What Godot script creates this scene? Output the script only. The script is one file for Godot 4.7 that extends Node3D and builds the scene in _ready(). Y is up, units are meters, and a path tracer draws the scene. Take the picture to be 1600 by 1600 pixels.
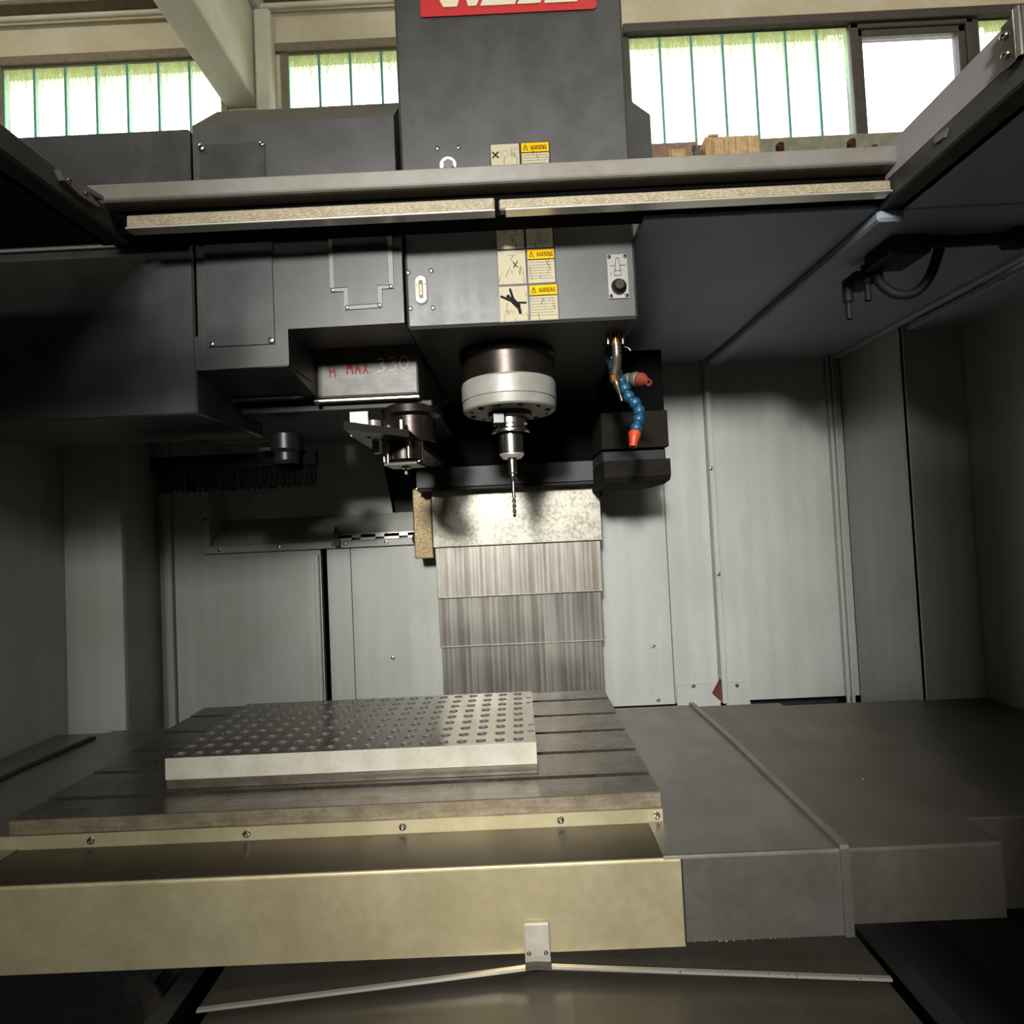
extends Node3D
# Inside of a machining centre, looked into through its open front, with the factory hall behind it.
# Depth Z below is the distance in front of the camera plane (world z = -Z).

class Shape:
	var v := PackedVector3Array()
	var n := PackedVector3Array()
	var t := PackedVector2Array()

	func tri(a: Vector3, b: Vector3, c: Vector3, out: Vector3, ua := Vector2.ZERO, ub := Vector2.ZERO, uc := Vector2.ZERO):
		var g := (b - a).cross(c - a)
		if g.length_squared() < 1e-16: return
		var nn := g.normalized()
		if nn.dot(out) < 0.0: nn = -nn
		if g.dot(out) > 0.0:
			v.append_array([a, c, b]); t.append_array([ua, uc, ub])
		else:
			v.append_array([a, b, c]); t.append_array([ua, ub, uc])
		n.append_array([nn, nn, nn])

	func quad(a: Vector3, b: Vector3, c: Vector3, d: Vector3, out: Vector3):
		tri(a, b, c, out); tri(a, c, d, out)

	func smooth_quad(p: Array, q: Array):
		# four corners with a normal of their own
		var g: Vector3 = (p[1] - p[0]).cross(p[2] - p[0])
		var flip: bool = g.dot(q[0] + q[1] + q[2] + q[3]) > 0.0
		var order := [0, 2, 1, 0, 3, 2] if flip else [0, 1, 2, 0, 2, 3]
		for i in order:
			v.append(p[i]); n.append(q[i]); t.append(Vector2.ZERO)

	func box(x0: float, x1: float, y0: float, y1: float, za: float, zb: float, c := 0.0):
		# chamfered box, given in x, y and depth
		var lo := Vector3(min(x0, x1), min(y0, y1), -max(za, zb))
		var hi := Vector3(max(x0, x1), max(y0, y1), -min(za, zb))
		var m := (lo + hi) * 0.5
		var h := (hi - lo) * 0.5
		c = min(c, 0.45 * min(h.x, min(h.y, h.z)))
		for ax in 3:
			var b := (ax + 1) % 3
			var d := (ax + 2) % 3
			for s in [-1.0, 1.0]:
				var o := Vector3.ZERO; o[ax] = s
				var r: Array[Vector3] = []
				for k in [[-1, -1], [1, -1], [1, 1], [-1, 1]]:
					var p := m; p[ax] += s * h[ax]; p[b] += k[0] * (h[b] - c); p[d] += k[1] * (h[d] - c)
					r.append(p)
				quad(r[0], r[1], r[2], r[3], o)
			if c > 0.0:
				for sb in [-1.0, 1.0]:
					for sd in [-1.0, 1.0]:
						var o := Vector3.ZERO; o[b] = sb; o[d] = sd
						var p0 := m; p0[b] += sb * h[b]; p0[d] += sd * (h[d] - c)
						var p1 := m; p1[b] += sb * (h[b] - c); p1[d] += sd * h[d]
						var e := Vector3.ZERO; e[ax] = h[ax] - c
						quad(p0 - e, p0 + e, p1 + e, p1 - e, o)
		if c > 0.0:
			for sx in [-1.0, 1.0]:
				for sy in [-1.0, 1.0]:
					for sz in [-1.0, 1.0]:
						var s := Vector3(sx, sy, sz)
						var p := m + s * h
						tri(p - Vector3(0, sy, sz) * c, p - Vector3(sx, 0, sz) * c, p - Vector3(sx, sy, 0) * c, s)

	func prism(poly: Array, axis: int, a: float, b: float):
		# a flat outline pushed along x (outline = depth, y), y (outline = x, depth) or depth (outline = x, y)
		var p := PackedVector2Array(poly)
		if Geometry2D.is_polygon_clockwise(p): p.reverse()
		var at := func(q: Vector2, w: float) -> Vector3:
			if axis == 0: return Vector3(w, q.y, -q.x)
			if axis == 1: return Vector3(q.x, w, -q.y)
			return Vector3(q.x, q.y, -w)
		var dir: Vector3 = (at.call(Vector2.ZERO, 1.0) - at.call(Vector2.ZERO, 0.0)) * signf(b - a)
		var idx := Geometry2D.triangulate_polygon(p)
		for i in range(0, idx.size(), 3):
			tri(at.call(p[idx[i]], a), at.call(p[idx[i + 1]], a), at.call(p[idx[i + 2]], a), -dir)
			tri(at.call(p[idx[i]], b), at.call(p[idx[i + 1]], b), at.call(p[idx[i + 2]], b), dir)
		for i in p.size():
			var q0 := p[i]
			var q1 := p[(i + 1) % p.size()]
			var o2 := Vector2(q1.y - q0.y, q0.x - q1.x)
			var o: Vector3 = at.call(o2, 0.0)
			quad(at.call(q0, a), at.call(q1, a), at.call(q1, b), at.call(q0, b), o)

	func lathe(c: Vector3, axis: Vector3, prof: Array, seg := 40):
		# prof: Vector2(radius, distance along the axis); flat along, smooth round
		var u := axis.normalized()
		var s := (Vector3.RIGHT if abs(u.x) < 0.8 else Vector3.UP).cross(u).normalized()
		var w := u.cross(s)
		for i in prof.size() - 1:
			var a: Vector2 = prof[i]
			var b: Vector2 = prof[i + 1]
			if a.distance_to(b) < 1e-6: continue
			var e := (b - a).normalized()
			for k in seg:
				var q := []
				var r := []
				for j in [[a, k], [a, k + 1], [b, k + 1], [b, k]]:
					var ang: float = TAU * j[1] / seg
					var rad := s * cos(ang) + w * sin(ang)
					q.append(c + rad * j[0].x + u * j[0].y)
					r.append((rad * e.y - u * e.x).normalized())
				smooth_quad(q, r)

	func tube(path: Array, r0: float, seg := 12, r1 := -1.0, ripple := 0.0, pitch := 0.006):
		if r1 < 0.0: r1 = r0
		var cv := Curve3D.new()
		for i in path.size():
			var tan: Vector3 = (path[min(i + 1, path.size() - 1)] - path[max(i - 1, 0)]) / 6.0
			cv.add_point(path[i], -tan, tan)
		cv.bake_interval = 0.002
		var ln := cv.get_baked_length()
		var steps := int(max(4, ln / (pitch * 0.25))) if ripple > 0.0 else int(clamp(ln / 0.008, 4, 90))
		var ref := Vector3(0.31, 0.2, 0.93)
		var rings := []
		var dirs := []
		for i in steps + 1:
			var f := ln * i / steps
			var p := cv.sample_baked(f, true)
			var tg := (cv.sample_baked(min(f + 0.002, ln), true) - cv.sample_baked(max(f - 0.002, 0), true)).normalized()
			var s := (ref - tg * ref.dot(tg)).normalized()
			var w := tg.cross(s)
			var r := lerpf(r0, r1, f / ln)
			if ripple > 0.0: r += ripple * cos(TAU * f / pitch)
			var ring := []
			var dd := []
			for k in seg + 1:
				var a := TAU * k / seg
				var rad := s * cos(a) + w * sin(a)
				ring.append(p + rad * r); dd.append(rad)
			rings.append(ring); dirs.append(dd)
		for i in steps:
			for k in seg:
				smooth_quad([rings[i][k], rings[i][k + 1], rings[i + 1][k + 1], rings[i + 1][k]], [dirs[i][k], dirs[i][k + 1], dirs[i + 1][k + 1], dirs[i + 1][k]])
		for e in [0, steps]:
			var mid := Vector3.ZERO
			for k in seg: mid += rings[e][k] / seg
			var o: Vector3 = mid - cv.sample_baked(ln * 0.02 if e == 0 else ln * 0.98, true)
			for k in seg: tri(mid, rings[e][k], rings[e][k + 1], o)

	func ball(c: Vector3, r: float, seg := 14, axis := Vector3.UP, cut := 1.0, stretch := 1.0):
		var prof := []
		for i in 13:
			var a := PI * (-0.5 + i / 12.0) * cut
			prof.append(Vector2(r * cos(a), r * stretch * sin(a)))
		var u := axis.normalized()
		var s := (Vector3.RIGHT if abs(u.x) < 0.8 else Vector3.UP).cross(u).normalized()
		var w := u.cross(s)
		for i in 12:
			for k in seg:
				var q := []
				var m := []
				for j in [[i, k], [i, k + 1], [i + 1, k + 1], [i + 1, k]]:
					var ang: float = TAU * j[1] / seg
					var p: Vector3 = (s * cos(ang) + w * sin(ang)) * prof[j[0]].x + u * prof[j[0]].y
					q.append(c + p); m.append(p.normalized())
				smooth_quad(q, m)

	func hex(c: Vector3, axis: Vector3, r: float, h: float):
		var u := axis.normalized()
		var s := (Vector3.RIGHT if abs(u.x) < 0.8 else Vector3.UP).cross(u).normalized()
		var w := u.cross(s)
		for k in 6:
			var a := s * cos(TAU * k / 6) + w * sin(TAU * k / 6)
			var b := s * cos(TAU * (k + 1) / 6) + w * sin(TAU * (k + 1) / 6)
			quad(c + a * r, c + b * r, c + b * r + u * h, c + a * r + u * h, a + b)
			tri(c + u * h, c + a * r + u * h, c + b * r + u * h, u)

	func mesh(origin := Vector3.ZERO) -> ArrayMesh:
		var vv := v
		if origin != Vector3.ZERO:
			vv = PackedVector3Array()
			for p in v: vv.append(p - origin)
		var a := []
		a.resize(Mesh.ARRAY_MAX)
		a[Mesh.ARRAY_VERTEX] = vv
		a[Mesh.ARRAY_NORMAL] = n
		a[Mesh.ARRAY_TEX_UV] = t
		var m := ArrayMesh.new()
		m.add_surface_from_arrays(Mesh.PRIMITIVE_TRIANGLES, a)
		return m

var M := {}
var used := {}
var screw_mesh: ArrayMesh
var socket_mesh: ArrayMesh
var rng := RandomNumberGenerator.new()

func V(x: float, y: float, z: float) -> Vector3: return Vector3(x, y, -z)
func P(x: float, y: float) -> Vector2: return Vector2(x, y)

func numbered(called: String) -> String:
	if not used.has(called):
		used[called] = 0
		return called
	used[called] += 1
	return "%s_%03d" % [called, used[called]]

func thing(called: String, label: String, category: String, at := Vector3.ZERO, group := "") -> Node3D:
	var o := Node3D.new()
	o.name = numbered(called)
	add_child(o)
	o.position = at
	tag(o, label, category, group)
	return o

func tag(o: Node, label: String, category: String, group := ""):
	o.set_meta("label", label)
	o.set_meta("category", category)
	if group: o.set_meta("group", group)

func origin_of(parent: Node) -> Vector3:
	var p := Vector3.ZERO
	var q := parent
	while q != self:
		p += q.position
		q = q.get_parent()
	return p

func obj(called: String, s: Shape, m: Material, parent: Node = self, label := "") -> MeshInstance3D:
	# one mesh with its origin in the middle of its own shape
	var o := MeshInstance3D.new()
	o.name = numbered(called) if parent == self else called
	parent.add_child(o, true)
	var lo := s.v[0]
	var hi := s.v[0]
	for p in s.v:
		lo = lo.min(p); hi = hi.max(p)
	var c := (lo + hi) * 0.5
	o.mesh = s.mesh(c)
	o.position = c - origin_of(parent)
	o.material_override = m
	if label: o.set_meta("label", label)
	return o

func struct(called: String, s: Shape, m: Material, parent: Node = self) -> MeshInstance3D:
	var o := obj(called, s, m, parent)
	if parent == self: o.set_meta("kind", "structure")
	return o

func bx(x0: float, x1: float, y0: float, y1: float, za: float, zb: float, c := 0.002) -> Shape:
	var s := Shape.new()
	s.box(x0, x1, y0, y1, za, zb, c)
	return s

func pr(poly: Array, axis: int, a: float, b: float) -> Shape:
	var s := Shape.new()
	s.prism(poly, axis, a, b)
	return s

func screw(parent: Node, at: Vector3, out := Vector3(0, 0, 1), r := 0.007, m: Material = null):
	# button head with a hexagon socket
	var o := MeshInstance3D.new()
	o.name = "screw"
	parent.add_child(o, true)
	o.mesh = screw_mesh
	o.material_override = m if m else M.screw
	var q := Quaternion(Vector3.UP, out.normalized()) if out.normalized().dot(Vector3.UP) > -0.999 else Quaternion(Vector3.RIGHT, PI)
	o.transform = Transform3D(Basis(q).scaled(Vector3.ONE * r), at - origin_of(parent))

# ---------------------------------------------------------------- materials

func gray_image(sd: int, freq: float, size := 512, stretch := Vector2.ONE, kind := FastNoiseLite.TYPE_SIMPLEX_SMOOTH) -> Image:
	var f := FastNoiseLite.new()
	f.seed = sd
	f.noise_type = kind
	f.frequency = freq
	f.fractal_octaves = 5
	f.fractal_gain = 0.55
	var w := int(size / stretch.x)
	var h := int(size / stretch.y)
	var im := f.get_seamless_image(w, h, false, false, 0.12)
	if w != size or h != size: im.resize(size, size, Image.INTERPOLATE_CUBIC)
	return im

func blend_tex(a: Color, b: Color, ims: Array, weights: Array, lo := 0.3, hi := 0.7, speck := 0.0, speck_col := Color(0.05, 0.04, 0.03)) -> ImageTexture:
	var size: int = ims[0].get_width()
	var im := Image.create(size, size, false, Image.FORMAT_RGB8)
	var sp := gray_image(77, 0.09, size) if speck > 0.0 else null
	for y in size:
		for x in size:
			var g := 0.0
			for i in ims.size(): g += weights[i] * ims[i].get_pixel(x, y).r
			var c := a.lerp(b, smoothstep(lo, hi, g))
			if sp:
				c = c.lerp(speck_col, smoothstep(1.0 - speck, 1.06 - speck, sp.get_pixel(x, y).r) * 0.7)
			im.set_pixel(x, y, c)
	im.generate_mipmaps()
	return ImageTexture.create_from_image(im)

func mat(col: Color, rough: float, metal := 0.0, tex: Texture2D = null, sc := Vector3(0.7, 0.7, 0.7), rtex: Texture2D = null, spec := 0.5) -> StandardMaterial3D:
	var m := StandardMaterial3D.new()
	m.albedo_color = col
	m.roughness = rough
	m.metallic = metal
	m.metallic_specular = spec
	if tex: m.albedo_texture = tex
	if rtex: m.roughness_texture = rtex
	if tex or rtex:
		m.uv1_triplanar = true
		m.uv1_world_triplanar = true
		m.uv1_scale = sc
		m.uv1_triplanar_sharpness = 6.0
	return m

func make_materials():
	var cloud := gray_image(3, 0.006)
	var cloud2 := gray_image(11, 0.012)
	var fine := gray_image(5, 0.06)
	var grain := gray_image(9, 0.3)
	var drip := gray_image(21, 0.03, 512, Vector2(1, 16))
	var brushed := gray_image(31, 0.09, 512, Vector2(16, 1))
	var W := Color.WHITE
	var t_paint := blend_tex(Color(0.93, 0.92, 0.90), W, [cloud, fine, drip], [0.5, 0.15, 0.35], 0.15, 0.85)
	var t_dark := blend_tex(Color(0.88, 0.88, 0.88), W, [cloud2, fine], [0.75, 0.25], 0.15, 0.85)
	var t_steel := blend_tex(Color(0.78, 0.75, 0.70), W, [cloud2, fine, brushed], [0.45, 0.25, 0.3], 0.2, 0.8, 0.10)
	var t_apron := blend_tex(Color(0.90, 0.89, 0.85), W, [cloud, fine, grain], [0.6, 0.25, 0.15], 0.15, 0.85)
	var t_drip := blend_tex(Color(0.74, 0.72, 0.70), W, [drip, cloud, grain], [0.6, 0.3, 0.1], 0.2, 0.75)
	var t_spot := blend_tex(Color(0.72, 0.71, 0.67), W, [fine, grain, cloud2], [0.4, 0.35, 0.25], 0.25, 0.62, 0.12, Color(0.4, 0.38, 0.34))
	var t_grime := blend_tex(Color(0.66, 0.58, 0.44), W, [fine, grain, cloud], [0.4, 0.45, 0.15], 0.25, 0.7)
	var t_hall := blend_tex(Color(0.94, 0.92, 0.88), W, [cloud, fine], [0.7, 0.3], 0.15, 0.85)
	var t_conc := blend_tex(Color(0.80, 0.80, 0.76), W, [cloud2, grain], [0.4, 0.6], 0.2, 0.8)
	var t_rough := blend_tex(Color(0.80, 0.80, 0.80), W, [cloud2, fine, drip], [0.4, 0.3, 0.3], 0.15, 0.85)
	var t_wood := blend_tex(Color(0.88, 0.79, 0.66), W, [drip, cloud], [0.6, 0.4], 0.35, 0.6)
	M.wall = mat(Color(0.63, 0.64, 0.62), 0.42, 0.0, t_paint, Vector3(0.9, 0.5, 0.9), t_rough)
	M.black = mat(Color(0.262, 0.258, 0.25), 0.5, 0.0, t_dark, Vector3(1.3, 1.3, 1.3), t_rough)
	M.black_gloss = mat(Color(0.235, 0.232, 0.23), 0.42, 0.0, t_dark, Vector3(1.3, 1.3, 1.3), t_rough)
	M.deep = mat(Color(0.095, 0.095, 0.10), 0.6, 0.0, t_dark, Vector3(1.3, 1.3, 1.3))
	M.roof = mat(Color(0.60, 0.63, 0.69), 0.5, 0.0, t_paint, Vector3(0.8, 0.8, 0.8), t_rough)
	M.roof_light = mat(Color(0.66, 0.65, 0.66), 0.5, 0.0, t_paint, Vector3(0.8, 0.8, 0.8))
	M.beam = mat(Color(0.49, 0.475, 0.45), 0.45, 0.1, t_apron, Vector3(1.2, 1.2, 1.2), t_rough)
	M.rail = mat(Color(0.64, 0.615, 0.54), 0.65, 0.1, t_grime, Vector3(3.0, 9.0, 3.0))
	M.apron = mat(Color(0.76, 0.72, 0.59), 0.5, 0.6, t_apron, Vector3(1.1, 1.1, 1.1), t_rough)
	M.cover = mat(Color(0.56, 0.55, 0.53), 0.42, 0.8, t_apron, Vector3(1.3, 1.3, 1.3), t_rough)
	M.way = mat(Color(0.66, 0.65, 0.60), 0.48, 0.5, t_spot, Vector3(1.7, 1.7, 1.7), t_rough)
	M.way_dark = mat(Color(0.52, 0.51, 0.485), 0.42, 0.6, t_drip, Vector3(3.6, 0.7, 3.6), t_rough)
	M.table = mat(Color(0.50, 0.485, 0.465), 0.33, 0.85, t_steel, Vector3(1.6, 1.6, 1.6), t_rough)
	M.table_front = mat(Color(0.60, 0.56, 0.48), 0.4, 0.5, t_steel, Vector3(2.2, 2.2, 2.2), t_rough)
	M.plate = mat(Color(0.47, 0.46, 0.43), 0.22, 0.9, t_apron, Vector3(1.8, 1.8, 1.8), t_rough)
	M.plate_dark = mat(Color(0.42, 0.40, 0.36), 0.42, 0.5, t_steel, Vector3(1.8, 1.8, 1.8))
	M.oily = mat(Color(0.31, 0.29, 0.265), 0.38, 0.3, t_apron, Vector3(1.3, 1.3, 1.3), t_rough)
	M.ledge = mat(Color(0.26, 0.235, 0.20), 0.42, 0.5, t_apron, Vector3(1.1, 1.1, 1.1), t_rough)  # ledge tone, darker than the apron front
	M.pocket = mat(Color(0.40, 0.40, 0.385), 0.5, 0.1, t_steel, Vector3(3, 3, 3))
	M.ink = mat(Color(0.05, 0.045, 0.04), 0.95, 0.0, null, Vector3.ONE, null, 0.1)
	M.steel_hose = mat(Color(0.40, 0.38, 0.34), 0.4, 0.8)
	M.slide = mat(Color(0.12, 0.115, 0.11), 0.55, 0.0, t_dark, Vector3(2, 2, 2))
	M.cover_worn = mat(Color(0.47, 0.445, 0.42), 0.45, 0.75, t_apron, Vector3(1.1, 1.1, 1.1), t_rough)
	M.bristle = mat(Color(0.018, 0.018, 0.018), 0.9, 0.0, null, Vector3.ONE, null, 0.2)  # near-black; the shade over the brush and nearby parts is in this colour
	M.way_streak = mat(Color(0.60, 0.585, 0.55), 0.45, 0.55, t_drip, Vector3(4.2, 0.9, 4.2), t_rough)
	M.bracket = mat(Color(0.76, 0.74, 0.70), 0.5, 0.3, t_apron, Vector3(6, 6, 6))
	M.plate_side = mat(Color(0.74, 0.725, 0.68), 0.5, 0.2, t_apron, Vector3(3, 3, 3), t_rough)  # paler than the plate top; light on the front is put into the colour
	M.panel = mat(Color(0.225, 0.222, 0.215), 0.48, 0.0, t_dark, Vector3(1.6, 1.6, 1.6), t_rough)
	M.step_rim = mat(Color(0.45, 0.445, 0.43), 0.5)
	M.hole = mat(Color(0.60, 0.58, 0.55), 0.35, 0.8)
	M.steel = mat(Color(0.72, 0.70, 0.67), 0.24, 1.0)
	M.steel_dark = mat(Color(0.34, 0.32, 0.30), 0.34, 0.8)
	M.bluish = mat(Color(0.22, 0.195, 0.18), 0.34, 0.75, t_steel, Vector3(4, 4, 4))
	M.nose = mat(Color(0.57, 0.57, 0.545), 0.45, 0.15, t_apron, Vector3(4, 4, 4))
	M.screw = mat(Color(0.66, 0.64, 0.61), 0.25, 1.0)
	M.screw_black = mat(Color(0.16, 0.16, 0.16), 0.35, 0.6)
	M.lip = mat(Color(0.85, 0.83, 0.78), 0.3, 0.7)
	M.rubber = mat(Color(0.045, 0.043, 0.04), 0.7)
	M.dirty = mat(Color(0.125, 0.12, 0.115), 0.85, 0.0, t_grime, Vector3(4, 4, 4), null, 0.25)
	M.mottled = mat(Color(0.62, 0.56, 0.42), 0.5, 0.3, t_grime, Vector3(3, 3, 3))
	M.rust = mat(Color(0.36, 0.19, 0.11), 0.85, 0.0, t_grime, Vector3(6, 6, 6))
	M.hall = mat(Color(0.78, 0.75, 0.66), 0.9, 0.0, t_hall, Vector3(0.35, 0.35, 0.35))
	M.hall_light = mat(Color(0.78, 0.78, 0.72), 0.8, 0.0, t_hall, Vector3(0.5, 0.5, 0.5))
	M.hall_stain = mat(Color(0.52, 0.48, 0.41), 0.9, 0.0, t_conc, Vector3(1.4, 1.4, 1.4))
	M.concrete = mat(Color(0.60, 0.60, 0.53), 0.9, 0.0, t_conc, Vector3(1.2, 1.2, 1.2))
	M.brick = mat(Color(0.66, 0.56, 0.50), 0.9, 0.0, t_conc, Vector3(1.4, 1.4, 1.4))
	M.frame = mat(Color(0.30, 0.27, 0.255), 0.6, 0.0, t_conc, Vector3(2, 2, 2))
	M.floor = mat(Color(0.24, 0.24, 0.235), 0.8, 0.0, t_conc, Vector3(0.6, 0.6, 0.6))
	M.wood = mat(Color(0.86, 0.76, 0.60), 0.8, 0.0, t_wood, Vector3(2.5, 2.5, 2.5))
	M.red = mat(Color(0.76, 0.12, 0.12), 0.5)
	M.cream = mat(Color(0.88, 0.85, 0.74), 0.6)
	M.marker_red = mat(Color(0.62, 0.12, 0.14), 0.7)
	M.marker_pink = mat(Color(0.86, 0.70, 0.66), 0.8)
	M.blue = mat(Color(0.07, 0.27, 0.37), 0.38)
	M.orange = mat(Color(0.80, 0.27, 0.09), 0.5, 0.0, t_grime, Vector3(30, 30, 30))
	M.dull_red = mat(Color(0.46, 0.20, 0.15), 0.5)
	M.dull_grey = mat(Color(0.32, 0.30, 0.27), 0.55)
	M.brass = mat(Color(0.66, 0.49, 0.22), 0.35, 0.9)
	M.amber = mat(Color(0.80, 0.58, 0.22), 0.25)
	M.white = mat(Color(0.80, 0.80, 0.78), 0.6)
	M.aluminium = mat(Color(0.48, 0.475, 0.455), 0.45, 0.45)
	M.foliage = mat(Color(0.34, 0.40, 0.10), 0.8)
	M.eave = mat(Color(0.50, 0.50, 0.20), 0.9)
	M.ground = mat(Color(0.85, 0.85, 0.80), 0.95)
	var pane_tint := Image.create(64, 160, false, Image.FORMAT_RGBA8)  # tint denser and yellower towards the top, denser at both side edges
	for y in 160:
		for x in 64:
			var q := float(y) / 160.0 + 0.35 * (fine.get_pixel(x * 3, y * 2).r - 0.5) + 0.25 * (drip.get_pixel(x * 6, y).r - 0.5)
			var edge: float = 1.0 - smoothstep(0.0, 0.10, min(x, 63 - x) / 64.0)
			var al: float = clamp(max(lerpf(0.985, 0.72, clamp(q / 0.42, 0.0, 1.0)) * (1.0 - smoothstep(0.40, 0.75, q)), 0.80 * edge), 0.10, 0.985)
			pane_tint.set_pixel(x, y, Color(0.64, 0.655, 0.46).lerp(Color(0.78, 0.90, 0.82), smoothstep(0.0, 0.3, q)) * Color(1, 1, 1, 0) + Color(0, 0, 0, al))
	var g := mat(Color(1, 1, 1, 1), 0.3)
	g.albedo_texture = ImageTexture.create_from_image(pane_tint)
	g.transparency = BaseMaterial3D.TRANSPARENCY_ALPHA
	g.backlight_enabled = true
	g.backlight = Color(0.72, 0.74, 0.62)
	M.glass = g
	var g2 := mat(Color(0.36, 0.60, 0.54), 0.3)
	M.glass_web = g2
	var g3 := mat(Color(0.95, 0.97, 0.97, 0.06), 0.0)
	g3.transparency = BaseMaterial3D.TRANSPARENCY_ALPHA
	M.glass_clear = g3
	var s := Shape.new()
	s.lathe(Vector3.ZERO, Vector3.UP, [P(1.0, 0.0), P(1.0, 0.25), P(0.86, 0.52), P(0.5, 0.62), P(0.5, 0.25), P(0.0, 0.25)], 12)
	screw_mesh = s.mesh()

func glow(col: Color, e: float) -> StandardMaterial3D:
	var m := StandardMaterial3D.new()
	m.albedo_color = Color(0.9, 0.9, 0.9)
	m.emission_enabled = true
	m.emission = col
	m.emission_energy_multiplier = e
	return m

# ---------------------------------------------------------------- scene

func _ready():
	rng.seed = 7
	camera_sky_and_light()
	make_materials()
	lamps()
	hall()
	enclosure()
	column_and_head()
	magazine()
	table()
	covers()
	small_things()

const LAMP_E := 34.0
const STRIP_E := 10.0
const HALL_E := 12.0
const FILL_E := 12.0

func camera_sky_and_light():
	var cam := Camera3D.new()
	cam.name = "camera"
	add_child(cam)
	cam.position = Vector3(0, 1.6, 0)
	cam.rotation_order = EULER_ORDER_YXZ
	cam.rotation = Vector3(deg_to_rad(1.68), deg_to_rad(0.27), deg_to_rad(-2.65))
	cam.fov = rad_to_deg(2.0 * atan(800.0 / 850.0))
	cam.near = 0.02
	cam.far = 200.0
	cam.current = true
	var we := WorldEnvironment.new()
	we.name = "environment"
	var env := Environment.new()
	var sky := Sky.new()
	var sm := ProceduralSkyMaterial.new()
	sm.sky_top_color = Color(0.93, 0.95, 0.96)
	sm.sky_horizon_color = Color(0.95, 0.97, 0.98)
	sm.ground_bottom_color = Color(0.5, 0.5, 0.48)
	sm.ground_horizon_color = Color(0.85, 0.86, 0.84)
	sm.sky_energy_multiplier = 2.3
	sky.sky_material = sm
	env.sky = sky
	env.background_mode = Environment.BG_SKY
	env.tonemap_mode = Environment.TONE_MAPPER_LINEAR
	env.tonemap_exposure = 1.0
	env.sdfgi_enabled = true
	env.ssao_enabled = true
	env.ssil_enabled = true
	we.environment = env
	add_child(we)

func added_lamp(label: String, at: Vector3, look: Vector3, size: Vector2, e: float, col: Color):  # unseen area light added for brightness, with housing and diffuser
	var o := thing("added_lamp", label, "lamp", at)
	o.look_at_from_position(at, look, Vector3.UP if abs((look - at).normalized().y) < 0.95 else Vector3.RIGHT)
	var s := BoxMesh.new()
	s.size = Vector3(size.x + 0.06, size.y + 0.06, 0.05)
	var h := MeshInstance3D.new(); h.name = "housing"; h.mesh = s; h.material_override = M.frame; h.position.z = 0.03
	o.add_child(h)
	var f := BoxMesh.new()
	f.size = Vector3(size.x, size.y, 0.006)
	var d := MeshInstance3D.new(); d.name = "diffuser"; d.mesh = f; d.material_override = glow(col, 1.6)
	o.add_child(d)
	var l := AreaLight3D.new()
	l.name = "light"
	l.area_size = size
	l.light_energy = e
	l.light_color = col
	l.shadow_enabled = true
	l.area_range = 30.0
	l.area_attenuation = 2.0
	l.position.z = -0.012
	o.add_child(l)

func lamps():
	# unseen spot lamp behind the viewer lights the machine; the strip lamp is added
	var at := V(-0.6, 2.95, -3.0)
	var aim := V(0.32, 1.42, 2.1)
	var o := thing("work_lamp", "work lamp on a stand behind the viewer, aimed into the machine", "lamp", V(-0.6, 0, -3.0))
	var dir := (aim - at).normalized()
	var hs := Shape.new()
	hs.lathe(at - dir * 0.16, dir, [P(0, -0.1), P(0.08, -0.1), P(0.26, 0.14), P(0.26, 0.16), P(0.24, 0.16), P(0.07, -0.08)], 32)
	obj("shade", hs, M.frame, o)
	var df := Shape.new()
	df.lathe(at - dir * 0.02, dir, [P(0, 0.004), P(0.235, 0.0), P(0.235, -0.01), P(0, -0.01)], 32)
	obj("diffuser", df, glow(Color(1.0, 0.98, 0.95), 3.0), o)
	var po := Shape.new()
	po.lathe(V(-0.6, 0, -3.1), Vector3.UP, [P(0.3, 0), P(0.3, 0.03), P(0.02, 0.04), P(0.02, 2.9), P(0, 2.9)], 16)
	obj("stand", po, M.frame, o)
	var l := SpotLight3D.new()
	l.name = "light"
	l.light_energy = LAMP_E
	l.light_color = Color(1.0, 0.995, 0.98)
	l.light_size = 0.22
	l.spot_range = 30.0
	l.spot_attenuation = 2.0
	l.spot_angle = 15.5
	l.spot_angle_attenuation = 1.0
	l.shadow_enabled = true
	o.add_child(l)
	l.look_at_from_position(at + dir * 0.02, aim)
	l.position = at + dir * 0.02 - o.position
	added_lamp("added strip light behind the viewer, turned towards the machine", V(-0.45, 3.25, -3.0), V(-0.1, 1.5, 2.0), Vector2(1.3, 0.25), STRIP_E, Color(1.0, 0.99, 0.97))
	added_lamp("added fill light high behind the viewer", V(-0.5, 4.1, -6.6), V(-0.2, 1.4, 1.6), Vector2(1.6, 0.5), FILL_E, Color(1.0, 0.99, 0.97))
	added_lamp("added light for the hall wall, under the ceiling left of the rafter", V(-3.6, 7.0, -1.0), V(-3.0, 5.7, 4.5), Vector2(1.4, 0.5), HALL_E, Color(1.0, 0.98, 0.94))
	added_lamp("added light for the hall wall, under the ceiling right of the rafter", V(2.6, 7.0, -1.0), V(2.2, 5.7, 4.5), Vector2(1.4, 0.5), HALL_E, Color(1.0, 0.98, 0.94))

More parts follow.
